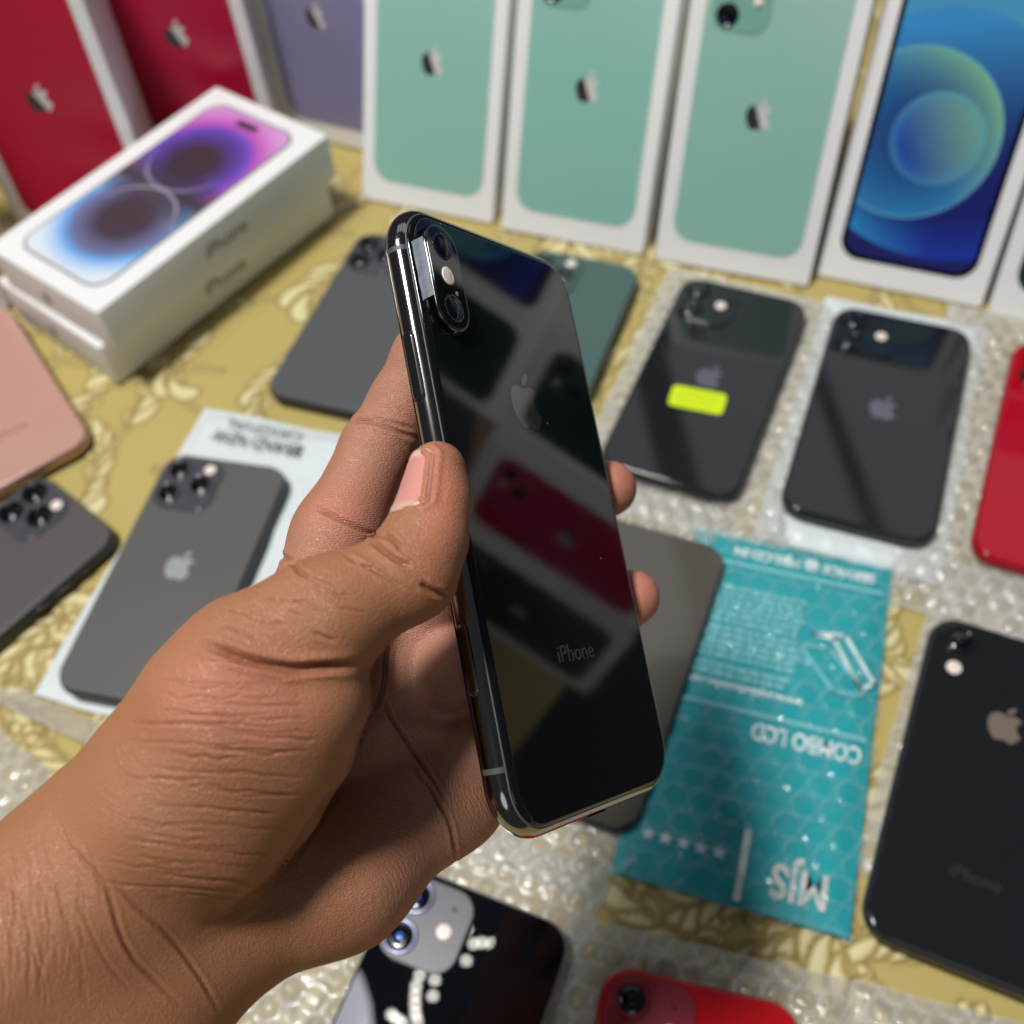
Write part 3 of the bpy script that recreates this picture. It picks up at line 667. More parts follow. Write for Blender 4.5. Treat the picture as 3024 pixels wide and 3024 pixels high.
st = link('price_sticker', slab('price_sticker', .0298, .0152, .0028, [(0, .00835), (0, .00850)], 6), MAT['yellow'], t6, Matrix.Translation((-.0008, -.0170, 0)) @ Matrix.Rotation(.09, 4, 'Z'))
tag(st, 'yellow sticker')
def scribble():
    rg = random.Random(3); V = []; F = []
    for row in range(3):
        x = -.0105
        while x < .0085:
            w = rg.uniform(.0008, .0022); y = .0040 - row * .0040 + rg.uniform(-.0005, .0005); n = len(V); a = rg.uniform(-.0007, .0007)
            V += [(x, y, .00855), (x + w, y + a, .00855), (x + w, y + a + .0006, .00855), (x, y + .0006, .00855)]; F.append((n, n + 1, n + 2, n + 3)); x += w + rg.uniform(.0001, .0008)
    link('small_print', mesh('small_print', V, F, False), simple('faded_green_print', (.36, .48, .02), .5), st)
scribble()

# ------------------------------------------------------------------ the phone in the hand
PW_ = np.array([[0.5760394053510715, -0.06788936801295388, 0.814597837704711], [0.39522443681638886, 0.8954511025319017, -0.20485352698304043], [-0.7155251554107481, 0.43995267550632655, 0.542646657862205]])
PO_ = np.array([0.00518159, 0.14608249, 0.23762086])
def held_phone():
    M = Matrix(((*PW_[0], PO_[0]), (*PW_[1], PO_[1]), (*PW_[2], PO_[2]), (0, 0, 0, 1)))
    root = empty('held_smartphone', M, 'glossy black phone with a polished steel edge held up in the hand', 'phone')
    W_, L_ = .0709, .1436; R_ = .00335; pf = []
    for k in range(17):
        a = -math.pi / 2 + math.pi * k / 16; pf.append((R_ * 1.0 * (1 - math.cos(a)), R_ * math.sin(a)))
    link('frame', slab('frame', W_, L_, .0118, pf, 20), MAT['steel'], root)
    link('front_glass', slab('front_glass', W_ - .0032, L_ - .0032, .0100, edge_prof(-.0039, -.0027, .0002, 5, bottom=.0010), 20), MAT['screen_black'], root)
    link('back_gasket', slab('back_gasket', W_ - .0034, L_ - .0034, .0100, edge_prof(.0024, .0031, .0002, 3, bottom=0), 20), MAT['antenna'], root)
    gp = [(0, .0029)] + [(.0017 * (1 - math.cos(math.pi / 2 * k / 8)), .0031 + .0008 * math.sin(math.pi / 2 * k / 8)) for k in range(9)]
    link('back_glass', slab('back_glass', W_ - .0040, L_ - .0040, .0097, gp, 20), MAT['glass_black'], root)
    # camera island
    hx, hy = -.0243, .0533
    isl = link('camera_island', slab('camera_island', .0118, .0262, .0059, edge_prof(.0036, .0056, .00035, 5, bottom=0), 14), MAT['steel_dark'], root, Matrix.Translation((hx, hy, 0)))
    link('island_glass', slab('island_glass', .0106, .0250, .0053, edge_prof(.0050, .00575, .00015, 4, bottom=0), 14), MAT['lens_black'], isl)
    for yy in (.0076, -.0076):
        ln = link('lens', lathe('lens', [(.0034, .00576), (.0034, .00582), (.0031, .00584), (.0029, .00578)], 32, 0, yy, False), MAT['lens_black'], isl)
        link('pupil', lathe('pupil', [(.0029, .00577), (.0020, .0060), (.0010, .00612), (.0001, .00615)], 28, 0, yy), MAT['lens_inner'], ln)
    fl = link('flash', lathe('flash', [(.0022, .00576), (.0022, .0059), (.0018, .00598)], 28, 0, .0003), MAT['flash'], isl)
    link('flash_ring', lathe('flash_ring', [(.00245, .00576), (.00245, .00584), (.0022, .00586)], 28, 0, .0003, False), MAT['antenna'], fl)
    link('microphone', lathe('microphone', [(.0006, .00577), (.0005, .00584)], 14, .0022, -.0036), simple('mic_mesh', (.35, .34, .33), .4, .5), isl)
    link('emblem', apple_mesh(.0145, 0, .0270, .00392, .00002), simple('emblem_dark_mirror', (.14, .135, .13), .05, .85, spec=.9), root)
    link('lettering', text_mesh('lettering', 'iPhone', .0058, .00394, Matrix.Translation((0, -.0350, 0))), simple('dim_lettering', (.085, .078, .072), .25, .6), root)
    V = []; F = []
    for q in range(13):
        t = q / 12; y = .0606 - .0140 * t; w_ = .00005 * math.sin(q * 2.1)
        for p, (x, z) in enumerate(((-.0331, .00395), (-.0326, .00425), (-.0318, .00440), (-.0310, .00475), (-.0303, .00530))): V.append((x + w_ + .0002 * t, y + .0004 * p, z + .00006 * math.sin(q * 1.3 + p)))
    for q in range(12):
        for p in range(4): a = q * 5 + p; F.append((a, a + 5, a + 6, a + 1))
    link('wall_reflection_strip', mesh('wall_reflection_strip', V, F), simple('wall_reflection_grey', (.34, .38, .44), .15, .2, spec=.9, bump=.5, bscale=900), root)  # pale strip put in as the reflection on the camera island's side wall
    # antenna breaks on the left edge and at the ends
    def band(side, y, wd=.0012):
        V = []; F = []
        for k in range(15):
            a = math.radians(-84 + 168 * k / 14); x = side * (W_ / 2 - R_ + (R_ + .00003) * math.cos(a)); zz = (R_ + .00003) * math.sin(a); V += [(x, y - wd / 2, zz), (x, y + wd / 2, zz)]
        for k in range(14):
            q = (2 * k, 2 * k + 1, 2 * k + 3, 2 * k + 2); F.append(q if side < 0 else q[::-1])
        link('antenna_band', mesh('antenna_band', V, F), MAT['antenna_light'], root)
    band(-1, .0598); band(-1, -.0560); band(1, .0598); band(1, -.0560)
    def button(side, y, ln, nm='side_button', proud=.0005, wd=.0030):
        pr = [(.0004, 0), (0, .0002), (0, proud - .0003), (.0003, proud - .00005), (.0006, proud)]
        me = slab(nm, wd, ln, wd / 2, pr, 8)
        link(nm, me, MAT['steel'], root, Matrix.Translation((side * (W_ / 2 - .0001), y, -.0001)) @ Matrix.Rotation(math.radians(90 * side), 4, 'Y'))
        gr = slab('button_gap', wd + .0006, ln + .0006, wd / 2 + .0003, [(0, 0), (0, .0001)], 8)
        link('button_gap', gr, MAT['hole'], root, Matrix.Translation((side * (W_ / 2 - .00012), y, -.0001)) @ Matrix.Rotation(math.radians(90 * side), 4, 'Y'))
    button(-1, .0322, .0160)
    button(1, .035, .009); button(1, .020, .009)
    button(-1, -.0325, .0150, 'sim_tray', .00012, .0024)
    # speaker holes and port of the lower edge
    for k in range(6):
        link('speaker_hole', lathe('speaker_hole', [(.0007, 0), (.0006, .00006)], 10), MAT['hole'], root, Matrix.Translation((.011 + k * .0026, -L_ / 2 - .00001, 0)) @ Matrix.Rotation(math.radians(90), 4, 'X'))
    link('port', slab('port', .0085, .0026, .0013, [(0, 0), (0, .00006)], 5), MAT['hole'], root, Matrix.Translation((0, -L_ / 2 - .00001, 0)) @ Matrix.Rotation(math.radians(90), 4, 'X'))
held_phone()

# ------------------------------------------------------------------ ceiling lamp that shines on everything and is mirrored in the phones
EM = NT('lamp_glow'); EM.set(Base_Color=(1, 1, 1)); EM.b.inputs['Emission Color'].default_value = (1.0, .97, .86, 1); EM.b.inputs['Emission Strength'].default_value = 48
EM2 = NT('lamp_dome_glow'); EM2.set(Base_Color=(.9, .9, .9)); EM2.b.inputs['Emission Color'].default_value = (.85, .90, 1.0, 1); EM2.b.inputs['Emission Strength'].default_value = 8.0
# ------------------------------------------------------------------ the hand: one skin grown from tapered limbs (millimetres, then moved to the scene)
F_=1972.0
def J(px,py,z,rad):
    return np.array([(px-966)/F_*z,-(py-966)/F_*z,z,rad],dtype=np.float64)
# groups: list of (k_union, [ (a,b) or (a,b,flat) ...])
def PL(X,Y,Z,rad):
    c=CB@(PO_+PW_@np.array([X,Y,Z])*.001-CO)*1000
    return np.array([c[0],c[1],c[2],rad])
HAND=[
 (14,[(J(-230,1990,186,22),J(215,1632,205,19)),
      (J(20,2290,190,22),J(330,1775,214,17)),
      (J(-120,2150,196,24),J(275,1700,217,19))]),
 (9,[(J(215,1632,205,18),J(420,1362,200,17)),
      (J(275,1700,217,18),J(590,1410,242,13.5)),
      (J(330,1775,214,16),J(640,1650,228,14.5)),
      (J(640,1650,228,14.5),J(835,1490,247,13)),
      (J(835,1490,247,13),J(905,1330,262,11)),
      (J(620,1400,248,11),J(800,1290,257,12.5)),
      (J(600,1440,246,10),J(740,1480,251,12)),
      (J(800,1290,256,12),J(835,1470,253,12.5)),
      (J(430,1350,205,14),J(640,1175,240,12)),
      (J(600,1400,246,11),J(700,1210,252,11.5)),
      (J(740,1330,252,12.5),J(790,1230,256,11.5)),
      ]),
 (4,[(J(330,1500,200,18),J(508,1350,200,16)),
     (J(400,1520,203,18),J(528,1400,203,13.5)),
     (J(430,1325,197,15),J(578,1312,199,12.2)),
     (J(350,1600,206,15),J(480,1490,207,12.5)),
     (J(480,1490,207,12.5),J(405,1610,211,12)),
     (J(528,1400,203,13.5),J(480,1490,207,12.5))]),
 (5,[(J(470,1240,197,12.5),J(615,1163,199,10.6)),
     (J(615,1163,199,10.6),J(772,1082,205,9.1))]),
 (3.2,[(J(772,1082,205,9.0),J(803,1015,208,8.1)),
     (J(803,1015,208,7.8),J(823,945,211,6.4)),
     (J(823,945,211,6.4),J(825,886,213,5.5)),
     (J(823,945,215,6.3),J(824,890,216.5,5.4)),
     (J(800,1025,213,7.8),J(823,945,215,6.3))]),
 (6,[(J(590,1150,236,11),J(636,1010,246,9.6)),
     (J(636,1010,246,9.7),J(712,848,255,8.9))]),
 (2.5,[(J(712,848,255,8.9),J(762,762,257,8.4)),
     (J(762,762,257,8.4),PL(-13,42,-13.6,8.2)),
     (PL(-13,42,-13.6,8.2),PL(-4,55,-13.0,7.2))]),
 # middle finger wraps behind the phone and over its right edge
 (4,[(J(800,1250,258,11),PL(-18,-12,-18,9.2)),
     (PL(-18,-12,-18,9.2),PL(22,2,-16.5,8.6)),
     (PL(22,2,-16.5,8.6),PL(41,8,-10,8.3)),
     (PL(41,8,-10,8.3),PL(44.0,8.5,-3,7.8))]),
 (4,[(J(850,1330,262,11),PL(-16,-34,-18,9)),
     (PL(-16,-34,-18,9),PL(24,-28,-16,8.4)),
     (PL(24,-28,-16,8.4),PL(42,-24,-9,8.0)),
     (PL(42,-24,-9,8.0),PL(44.2,-22.5,-3,7.6))]),
 (4,[(J(870,1400,262,10.5),PL(-14,-52,-18,8)),
     (PL(-14,-52,-18,8),PL(14,-50,-15,7.2)),
     (PL(14,-50,-15,7.2),PL(26,-46,-12,6.6))]),
]
def sdf_cone(P,a,b):
    A=a[:3];Bv=b[:3]; ab=Bv-A; L2=ab@ab
    t=np.clip(((P-A)@ab)/L2,0,1)
    rad=a[3]+(b[3]-a[3])*t
    return np.linalg.norm(P-(A+t[...,None]*ab),axis=-1)-rad
def smin(a,b,k):
    h=np.clip(.5+.5*(b-a)/k,0,1)
    return b*(1-h)+a*h-k*h*(1-h)
def build_field(groups,h,pad=4):
    allp=[j for _,g in groups for pr in g for j in pr[:2]]
    lo=np.min([p[:3]-p[3] for p in allp],0)-pad; hi=np.max([p[:3]+p[3] for p in allp],0)+pad
    n=np.ceil((hi-lo)/h).astype(int)+1
    Fd=np.full(n,50.,np.float32)
    ax=[lo[i]+h*np.arange(n[i]) for i in range(3)]
    for k,g in groups:
        for pr in g:
            a,b=pr[0],pr[1]; m=k*1.3+3
            l=np.minimum(a[:3]-a[3],b[:3]-b[3])-m; u=np.maximum(a[:3]+a[3],b[:3]+b[3])+m
            i0=np.maximum(((l-lo)/h).astype(int),0); i1=np.minimum(((u-lo)/h).astype(int)+2,n)
            if np.any(i1<=i0): continue
            X,Y,Z=np.meshgrid(ax[0][i0[0]:i1[0]],ax[1][i0[1]:i1[1]],ax[2][i0[2]:i1[2]],indexing='ij')
            d=sdf_cone(np.stack([X,Y,Z],-1),a,b).astype(np.float32)
            s=(slice(i0[0],i1[0]),slice(i0[1],i1[1]),slice(i0[2],i1[2]))
            Fd[s]=smin(Fd[s],d,k)
    return Fd,lo
def surface_nets(Fd,lo,h):
    s=Fd<0; nx,ny,nz=Fd.shape
    c=np.zeros((nx-1,ny-1,nz-1),np.int8)
    for dx in(0,1):
        for dy in(0,1):
            for dz in(0,1): c+=s[dx:nx-1+dx,dy:ny-1+dy,dz:nz-1+dz]
    act=(c>0)&(c<8); idx=np.argwhere(act); N=len(idx)
    vid=np.full(c.shape,-1,np.int32); vid[act]=np.arange(N)
    acc=np.zeros((N,3)); cnt=np.zeros(N)
    corners=[(0,0,0),(1,0,0),(0,1,0),(1,1,0),(0,0,1),(1,0,1),(0,1,1),(1,1,1)]
    for i in range(8):
        for j in range(i+1,8):
            a,b=np.array(corners[i]),np.array(corners[j])
            if np.abs(a-b).sum()!=1: continue
            fa=Fd[tuple((idx+a).T)]; fb=Fd[tuple((idx+b).T)]
            m=(fa<0)!=(fb<0); t=np.where(m,fa/(fa-fb+1e-12),0)
            acc[m]+=(a+(b-a)*t[m][:,None]); cnt[m]+=1
    V=lo+h*(idx+acc/cnt[:,None])
    faces=[]
    for d in range(3):
        e=[0,0,0]; e[d]=1
        A=s[:nx-e[0],:ny-e[1],:nz-e[2]]; B_=s[e[0]:,e[1]:,e[2]:]
        ch=np.argwhere(A!=B_); o1,o2=[k for k in range(3) if k!=d]
        ok=np.ones(len(ch),bool)
        for k in (o1,o2): ok&=(ch[:,k]>0)&(ch[:,k]<c.shape[k])
        ok&=ch[:,d]<c.shape[d]; ch=ch[ok]
        u=np.zeros(3,int);u[o1]=1; v=np.zeros(3,int); v[o2]=1
        q=np.stack([vid[tuple((ch-u-v).T)],vid[tuple((ch-v).T)],vid[tuple(ch.T)],vid[tuple((ch-u).T)]],1)
        ins=s[tuple(ch.T)]
        flip=ins if d!=1 else ~ins
        q[~flip]=q[~flip][:,::-1]
        faces.append(q)
    return V,np.concatenate(faces)
def c4(x, y): return (x * .36376, 638.9 + y * .36376)
def c5(x, y): return (638.9 + x * .36376, 638.9 + y * .36376)
def c6(x, y): return (319.4 + x * .2976, 958.3 + y * .2976)
def c7(x, y): return (x * .36376, 1229.2 + y * .36376)
def c8(x, y): return (638.9 + x * .36376, 1229.2 + y * .36376)
def hand():
    H_ = .7
    Fd, lo = build_field(HAND, H_)
    V, Q = surface_nets(Fd, lo, H_)
    # smooth normals from the field
    g = np.stack(np.gradient(Fd), -1)
    ii = np.clip(np.round((V - lo) / H_).astype(int), 0, np.array(Fd.shape) - 1); N = g[tuple(ii.T)]; N /= np.linalg.norm(N, axis=1)[:, None] + 1e-9
    del g
    # one smooth subdivision (face points, edge points), so that the creases have vertices to bend
    def subdivide(V, N, Q):
        E = np.sort(np.stack([Q, np.roll(Q, -1, 1)], -1).reshape(-1, 2), 1); key = E[:, 0].astype(np.int64) * len(V) + E[:, 1]
        u, inv = np.unique(key, return_inverse=True); inv = inv.reshape(Q.shape); Eu = np.stack([u // len(V), u % len(V)], 1); n0, n1 = len(V), len(u)
        fp = V[Q].mean(1); fn = N[Q].mean(1); ep = (V[Eu[:, 0]] + V[Eu[:, 1]]) / 2; en = (N[Eu[:, 0]] + N[Eu[:, 1]]) / 2
        V2 = np.concatenate([V, ep, fp]); N2 = np.concatenate([N, en, fn]); N2 /= np.linalg.norm(N2, axis=1)[:, None] + 1e-9; e = n0 + inv; f = n0 + n1 + np.arange(len(Q))
        Q2 = np.concatenate([np.stack([Q[:, i], e[:, i], f, e[:, i - 1]], 1) for i in range(4)]); return V2, N2, Q2
    def sample_all(P):
        q = (P - lo) / H_; i = np.clip(np.floor(q).astype(int), 0, np.array(Fd.shape) - 2); f = q - i; r = 0
        for a in (0, 1):
            for b in (0, 1):
                for c in (0, 1): r = r + Fd[i[:, 0] + a, i[:, 1] + b, i[:, 2] + c] * (f[:, 0] if a else 1 - f[:, 0]) * (f[:, 1] if b else 1 - f[:, 1]) * (f[:, 2] if c else 1 - f[:, 2])
        return r
    V, N, Q = subdivide(V, N, Q); V = V - N * np.clip(sample_all(V), -.2, .2)[:, None]
    px = 966 + F_ * V[:, 0] / V[:, 2]; py = 966 - F_ * V[:, 1] / V[:, 2]
    # what faces the front layer: keep creases off hidden layers with a coarse depth map
    gx = np.clip((px / 8).astype(int), -60, 300) + 60; gy = np.clip((py / 8).astype(int), -60, 300) + 60; key = gx * 400 + gy
    zmin = np.full(400 * 400, 1e9); np.minimum.at(zmin, key, V[:, 2]); front = (V[:, 2] < zmin[key] + 7) & (N[:, 2] < .15)
    disp = np.zeros(len(V)); dark = np.zeros(len(V)); rg = np.random.default_rng(4)
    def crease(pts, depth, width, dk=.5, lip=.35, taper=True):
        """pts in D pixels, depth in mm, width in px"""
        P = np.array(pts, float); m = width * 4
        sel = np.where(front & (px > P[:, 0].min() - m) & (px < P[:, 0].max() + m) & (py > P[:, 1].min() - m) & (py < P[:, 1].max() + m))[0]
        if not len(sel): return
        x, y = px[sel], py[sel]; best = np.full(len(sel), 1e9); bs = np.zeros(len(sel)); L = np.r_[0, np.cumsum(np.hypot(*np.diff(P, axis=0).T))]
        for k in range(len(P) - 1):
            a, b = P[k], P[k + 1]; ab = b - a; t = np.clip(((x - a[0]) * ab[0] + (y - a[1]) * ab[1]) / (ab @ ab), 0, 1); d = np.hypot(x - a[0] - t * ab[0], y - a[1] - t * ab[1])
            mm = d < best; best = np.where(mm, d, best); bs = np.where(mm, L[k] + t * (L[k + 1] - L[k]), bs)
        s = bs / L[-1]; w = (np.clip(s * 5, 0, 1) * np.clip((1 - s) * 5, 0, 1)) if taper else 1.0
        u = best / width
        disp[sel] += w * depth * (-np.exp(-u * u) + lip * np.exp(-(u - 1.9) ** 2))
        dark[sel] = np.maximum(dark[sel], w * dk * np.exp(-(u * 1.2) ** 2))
    def sm(pts, n=6):
        P = np.array(pts, float); out = []
        for k in range(len(P) - 1):
            p0, p1, p2, p3 = P[max(k - 1, 0)], P[k], P[k + 1], P[min(k + 2, len(P) - 1)]
            for t in np.arange(n) / n: out.append(.5 * (2 * p1 + (p2 - p0) * t + (2 * p0 - 5 * p1 + 4 * p2 - p3) * t * t + (-p0 + 3 * p1 - 3 * p2 + p3) * t ** 3))
        out.append(P[-1]); return out
    C = lambda f, pts, *a, **k: crease(sm([f(*p) for p in pts]), *a, **k)
    # folds of the thumb
    C(c6, [(180, 850), (330, 905), (480, 960), (640, 1000), (800, 1022), (950, 1010), (1120, 1000), (1230, 985)], 1.5, 9, .8)
    C(c6, [(1262, 195), (1350, 262), (1450, 335), (1545, 375)], .9, 5, .7)
    C(c6, [(1350, 155), (1420, 200), (1480, 265)], .7, 4.5, .6)
    C(c6, [(1100, 290), (1240, 365), (1400, 450), (1490, 520)], .45, 4, .5)
    C(c6, [(1130, 320), (1190, 350), (1300, 385), (1380, 420)], .3, 3, .3)
    C(c6, [(1590, 470), (1660, 525), (1770, 560)], .8, 6, .6)
    C(c6, [(900, 780), (960, 812), (1060, 850)], .35, 4, .3)
    # palm lines
    C(c6, [(1395, 850), (1375, 960), (1372, 1060), (1350, 1180), (1310, 1270), (1230, 1400)], .8, 4.5, .9)
    C(c6, [(1350, 960), (1362, 1010), (1360, 1090)], .4, 3, .6)
    C(c6, [(1370, 1170), (1395, 1300), (1480, 1440), (1560, 1560), (1660, 1700), (1760, 1880)], .7, 4, .9)
    C(c8, [(430, 620), (520, 780), (580, 900), (605, 1050), (600, 1120)], .6, 4, .8)
    C(c8, [(395, 590), (425, 650), (445, 700)], .4, 3, .6)
    C(c8, [(290, 320), (420, 330), (560, 330), (660, 345)], .8, 16, .25)
    C(c8, [(270, 300), (200, 340), (130, 430), (100, 560)], .5, 7, .4)
    # index finger
    C(c5, [(-140, 860), (-60, 905), (60, 960), (170, 1015), (260, 1030)], .7, 5, .6)
    C(c5, [(40, 440), (130, 425), (240, 450), (330, 490), (410, 525)], .8, 5, .6)
    C(c5, [(150, 400), (260, 430), (400, 475)], .5, 4, .4)
    C(c5, [(-330, 1120), (-250, 1150), (-200, 1210), (-130, 1235)], .6, 5, .5)
    crease(sm([(660, 1457), (604, 1532), (528, 1645), (453, 1711), (377, 1749)]), .7, 9, .45)
    # wrist
    C(c7, [(520, 1110), (700, 1320), (850, 1450), (960, 1580), (1080, 1760), (1150, 1900)], .38, 4.5, .55)
    C(c7, [(300, 950), (470, 1130), (560, 1250), (620, 1450), (700, 1600), (820, 1720), (960, 1860)], .45, 5, .55)
    C(c7, [(380, 1240), (470, 1450), (560, 1620), (700, 1780)], .2, 4, .3)
    # fine lines running across the ball of the thumb
    for k in range(40):
        y0 = 60 + k * 30 + rg.normal(0, 14); x0 = 930 - max(0, y0) * .30 + rg.uniform(-200, 420); x1 = x0 + rg.uniform(300, 950); q = []
        x1 = min(x1, 1830 - y0 * .38)
        for s in np.linspace(0, 1, 7): q.append((x0 + (x1 - x0) * s, y0 + 60 * s - 40 * s * s + rg.normal(0, 6) + (y0 - 100) * .03 * s))
        C(c7, q, rg.uniform(.12, .30) * (1 if k < 16 else .8), rg.uniform(2.4, 3.6), rg.uniform(.3, .65), .3)
    for k in range(26):                                             # shorter ones on the thumb and its root
        x0 = rg.uniform(250, 1200); y0 = 700 - (x0 - 250) * .36 + rg.uniform(-90, 230); L_ = rg.uniform(90, 240); a = rg.uniform(.05, .5)
        C(c6, [(x0, y0), (x0 + L_ * .5 * math.cos(a), y0 + L_ * .5 * math.sin(a) + rg.normal(0, 5)), (x0 + L_ * math.cos(a), y0 + L_ * math.sin(a))], rg.uniform(.14, .30), rg.uniform(2.2, 3.2), .45)
    for k in range(44):                                             # lines across the forearm
        x0 = rg.uniform(-40, 430); y0 = 1000 + rg.uniform(0, 650) - x0 * .4; L_ = rg.uniform(150, 420); a = 1.15 + rg.normal(0, .12)
        C(c7, [(x0 + L_ * s * math.cos(a + .25 * s), y0 + L_ * s * math.sin(a + .25 * s)) for s in (0, .33, .66, 1)], rg.uniform(.08, .18), rg.uniform(2.4, 3.6), .3)
    # nail, laid on the thumb
    ax0 = J(812, 985, 211.5, 0)[:3]; ax1 = J(822, 862, 214.5, 0)[:3]; axd = (ax1 - ax0); LN = np.linalg.norm(axd); axd /= LN
    nd = np.array([-.88, .02, -.47]); nd -= axd * (nd @ axd); nd /= np.linalg.norm(nd); sd = np.cross(axd, nd)
    def sample(P):
        q = (P - lo) / H_; i = np.floor(q).astype(int); f = q - i; r = 0
        for a in (0, 1):
            for b in (0, 1):
                for c in (0, 1): r += Fd[i[0] + a, i[1] + b, i[2] + c] * (f[0] if a else 1 - f[0]) * (f[1] if b else 1 - f[1]) * (f[2] if c else 1 - f[2])
        return r
    def surf(base, d):
        a, b = 2.0, 14.0
        for _ in range(18):
            m = (a + b) / 2
            if sample(base + d * m) < 0: a = m
            else: b = m
        return a
    nu, nv = 22, 17; NV = []; outline = []
    for iu in range(nu):
        u = iu / (nu - 1); half = math.radians(64) * (min(1, math.sin(math.pi / 2 * min(1, (u + .04) / .22)) ** .5)) * (1 if u < .9 else 1 - 3.5 * (u - .9) ** 1.2)
        base = ax0 + axd * (LN * (.02 + 1.0 * u))
        for iv in range(nv):
            t = (iv / (nv - 1) * 2 - 1) * half; d = nd * math.cos(t) + sd * math.sin(t)
            r0 = surf(base if u < .80 else ax0 + axd * (LN * (.02 + .80)), d) + (.30 - .16 * (abs(iv / (nv - 1) * 2 - 1)) ** 3)
            if u > .8: r0 -= .9 * (u - .8) / .2
            if u < .06: r0 -= .25
            p = base + d * r0; NV.append(p)
            if iv in (0, nv - 1) or iu == 0: outline.append(base + d * (r0 - .2))
    NV = np.array(NV)
    OL = np.array(outline); sel = np.where(np.linalg.norm(V - (ax0 + ax1) / 2, axis=1) < 16)[0]
    dmin = np.full(len(sel), 1e9)
    for p in OL: dmin = np.minimum(dmin, np.linalg.norm(V[sel] - p, axis=1))
    ctr = ax0 + axd * np.clip(((V[sel] - ax0) @ axd), LN * .16, LN * 1.0)[:, None]; ang = (V[sel] - ctr) @ nd
    disp[sel] += -.22 * np.exp(-(dmin / .45) ** 2) + .42 * np.exp(-((dmin - 1.1) / .7) ** 2) * (ang < 6.0)
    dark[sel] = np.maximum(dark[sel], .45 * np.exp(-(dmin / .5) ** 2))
    # dents where the skin meets the phone
    V = V + N * np.clip(disp, -1.8, .9)[:, None]
    # tone: r = palm side (pinker), g = crease pigment, b = blush
    palm = np.clip((px - 640) / 120, 0, 1) * np.clip((py - 1180) / 60, 0, 1); palm = np.maximum(palm, np.clip((V[:, 2] - 222) / 14, 0, 1) * .9)
    edge = np.clip((V[:, 2] - 236) / 8, 0, 1) * np.clip((py - 700) / 60, 0, 1) * np.clip((1080 - py) / 40, 0, 1) * np.clip((640 - px) / 60 + .3, 0, 1); palm = palm * (1 - .8 * edge)
    blush = np.exp(-(((px - 835) / 45) ** 2 + ((py - 960) / 90) ** 2)) + .7 * np.exp(-(((px - 815) / 26) ** 2 + ((py - 860) / 30) ** 2)) + .8 * np.exp(-(((px - 430) / 150) ** 2 + ((py - 1310) / 90) ** 2)) + .9 * (px > 1100) + .7 * np.exp(-(((px - 640) / 60) ** 2 + ((py - 960) / 60) ** 2))
    W = (V * .001) @ CB + CO
    me = mesh('skin', W, Q)
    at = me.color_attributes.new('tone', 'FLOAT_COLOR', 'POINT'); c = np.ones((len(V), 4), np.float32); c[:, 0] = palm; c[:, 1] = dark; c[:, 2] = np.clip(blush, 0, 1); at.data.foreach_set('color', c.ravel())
    k = NT('skin'); a = k.add('ShaderNodeVertexColor'); a.layer_name = 'tone'; sp = k.add('ShaderNodeSeparateColor'); k.L(a.outputs[0], sp.inputs[0])
    dors = k.mix(k.noise(38, 5, rough=.6), (.285, .112, .050), (.425, .192, .095)); plm = k.mix(k.noise(34, 4), (.37, .160, .102), (.48, .235, .160))
    cc = k.mix(sp.outputs[0], dors, plm); cc = k.mix(k.math('MULTIPLY', sp.outputs[2], .65), cc, (.60, .205, .140))
    mott = k.math('MULTIPLY_ADD', k.noise(110, 5, rough=.65), 1.6, -.45, clamp=True); cc = k.mix(k.math('MULTIPLY', mott, .30), cc, (.30, .130, .075))
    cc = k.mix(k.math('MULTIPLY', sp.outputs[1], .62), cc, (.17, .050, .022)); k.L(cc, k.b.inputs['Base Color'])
    k.set(Specular_IOR_Level=.42, Subsurface_Weight=.22, Subsurface_Scale=.0035); k.b.inputs['Subsurface Radius'].default_value = (1, .35, .18)
    v = k.add('ShaderNodeTexVoronoi', feature='DISTANCE_TO_EDGE'); v.inputs['Scale'].default_value = 1300
    nv_ = k.add('ShaderNodeMapping'); nv_.inputs['Scale'].default_value = (1, 1.7, 1); nv_.inputs['Rotation'].default_value = (.3, .2, .7); k.L(k.co(), nv_.inputs[0]); k.L(nv_.outputs[0], v.inputs['Vector'])
    vv = k.math('MULTIPLY', v.outputs['Distance'], 4, clamp=True)
    w = k.add('ShaderNodeTexWave', wave_type='RINGS', rings_direction='SPHERICAL'); w.inputs['Scale'].default_value = 620; w.inputs['Distortion'].default_value = 7; w.inputs['Detail'].default_value = 1; w.inputs['Detail Scale'].default_value = .6
    mp = k.add('ShaderNodeMapping'); mp.inputs['Location'].default_value = (.05, -.09, -.2); k.L(k.co(), mp.inputs[0]); k.L(mp.outputs[0], w.inputs['Vector'])
    ridg = k.math('MULTIPLY', w.outputs['Fac'], k.math('MULTIPLY_ADD', sp.outputs[0], .40, .05))
    hsum = k.math('ADD', k.math('MULTIPLY', vv, .55), k.math('ADD', ridg, k.math('MULTIPLY', k.noise(520, 3), .55)))
    k.L(k.bump(hsum, .60, .00026), k.b.inputs['Normal']); k.L(k.math('MULTIPLY_ADD', vv, -.14, .54), k.b.inputs['Roughness'])
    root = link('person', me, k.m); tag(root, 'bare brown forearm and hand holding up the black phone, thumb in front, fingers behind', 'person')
    W2 = (NV * .001) @ CB + CO; F = []
    for iu in range(nu - 1):
        for iv in range(nv - 1): b = iu * nv + iv; F.append((b, b + nv, b + nv + 1, b + 1))
    nm = mesh('thumbnail', W2, F)
    at = nm.color_attributes.new('tip', 'FLOAT_COLOR', 'POINT'); c = np.zeros((len(W2), 4), np.float32)
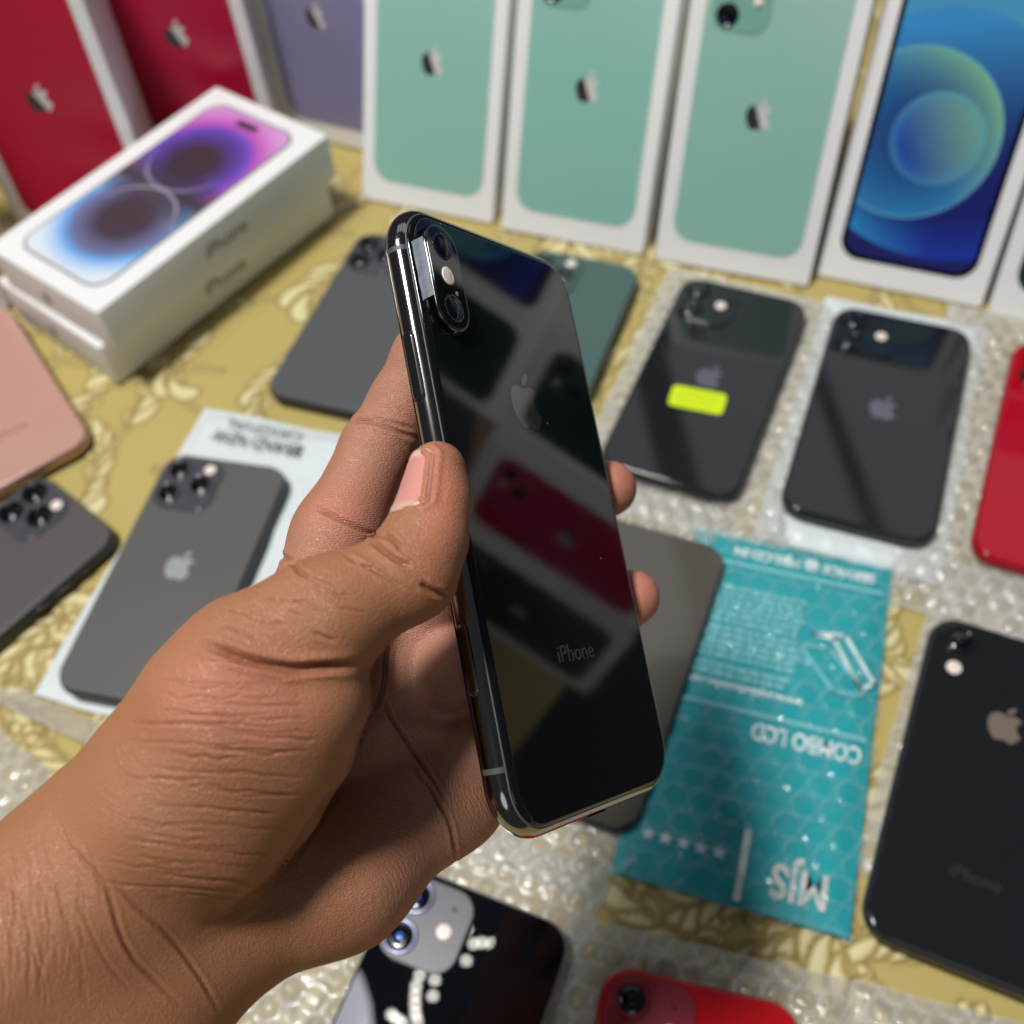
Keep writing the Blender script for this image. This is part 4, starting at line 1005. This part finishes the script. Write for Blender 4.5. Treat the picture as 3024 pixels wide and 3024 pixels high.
    uu = np.repeat(np.linspace(0, 1, nu), nv); vv_ = np.tile(np.linspace(-1, 1, nv), nu); c[:, 0] = np.clip((uu - .86) / .05, 0, 1); c[:, 1] = np.clip((.16 - uu) / .08, 0, 1) * (abs(vv_) < .8); at.data.foreach_set('color', c.ravel())
    k = NT('nail'); a = k.add('ShaderNodeVertexColor'); a.layer_name = 'tip'; sp = k.add('ShaderNodeSeparateColor'); k.L(a.outputs[0], sp.inputs[0])
    cc = k.mix(sp.outputs[0], (.62, .27, .22), (.66, .48, .38)); cc = k.mix(k.math('MULTIPLY', sp.outputs[1], .6), cc, (.64, .46, .36)); k.L(cc, k.b.inputs['Base Color']); k.set(Roughness=.30, Coat_Weight=.3, Subsurface_Weight=.15, Subsurface_Scale=.002)
    no = link('thumbnail', nm, k.m, root)
    so = no.modifiers.new('thick', 'SOLIDIFY'); so.thickness = .0003; so.offset = -1
hand()

# ------------------------------------------------------------------ the ceiling lamp that is mirrored in the glossy phones
def lamp():
    root = empty('ceiling_lamp', Matrix.Translation((-.30, .60, 2.25)), 'ceiling lamp with strings of small bulbs above the table', 'lamp')
    for x, y in BULBS:
        link('bulb', BULB, None, root, Matrix.Translation((x + .30, y - .60, -.05)))
    link('lamp_dome', lathe('lamp_dome', [(.30, .03), (.28, .0), (.20, -.03), (.0005, -.045)], 32), EM2.m, root, Matrix.Translation((-.48, -.12, 0)))
    # link('ceiling_plate', slab('ceiling_plate', 1.0, .7, .05, edge_prof(.03, .06, .004), 5), simple('lamp_plate_metal', (.35, .35, .36), .4), root)
EM3 = NT('added_strip_glow'); EM3.set(Base_Color=(.9, .9, .9)); EM3.b.inputs['Emission Color'].default_value = (.92, .95, 1.0, 1); EM3.b.inputs['Emission Strength'].default_value = .62
BULBS = [(-.353, .569), (-.362, .547), (-.365, .527), (-.366, .508), (-.366, .489), (-.363, .473), (-.317, .555), (-.324, .521), (-.240, .589), (-.220, .625), (-.199, .625), (-.177, .620), (-.233, .660), (-.411, .482), (-.398, .473), (-.422, .492)]
BULB = lathe('bulb', [(.0001, -.011), (.0052, -.006), (.0072, 0), (.0052, .006), (.003, .013)], 14); BULB.materials.append(EM.m)
lamp()
for k, (x0, x1) in enumerate(((-.70, -.12), (.02, .52), (.66, 1.15), (1.22, 1.8))):  # added glowing strips, stand in for a bright ceiling mirrored in the phones
    pn = link('added_glow_strip', slab('added_glow_strip', x1 - x0, 1.3, .01, edge_prof(0, .03, .004), 4), None); pn.data.materials.append(EM3.m); pn.location = ((x0 + x1) / 2, 2.12, 2.5)
    tag(pn, ('added glowing ceiling strip farthest left behind the boxes', 'second added glowing ceiling strip from the left', 'third added glowing ceiling strip from the left', 'added glowing ceiling strip farthest right')[k], 'glowing strip', 'added glowing ceiling strips')
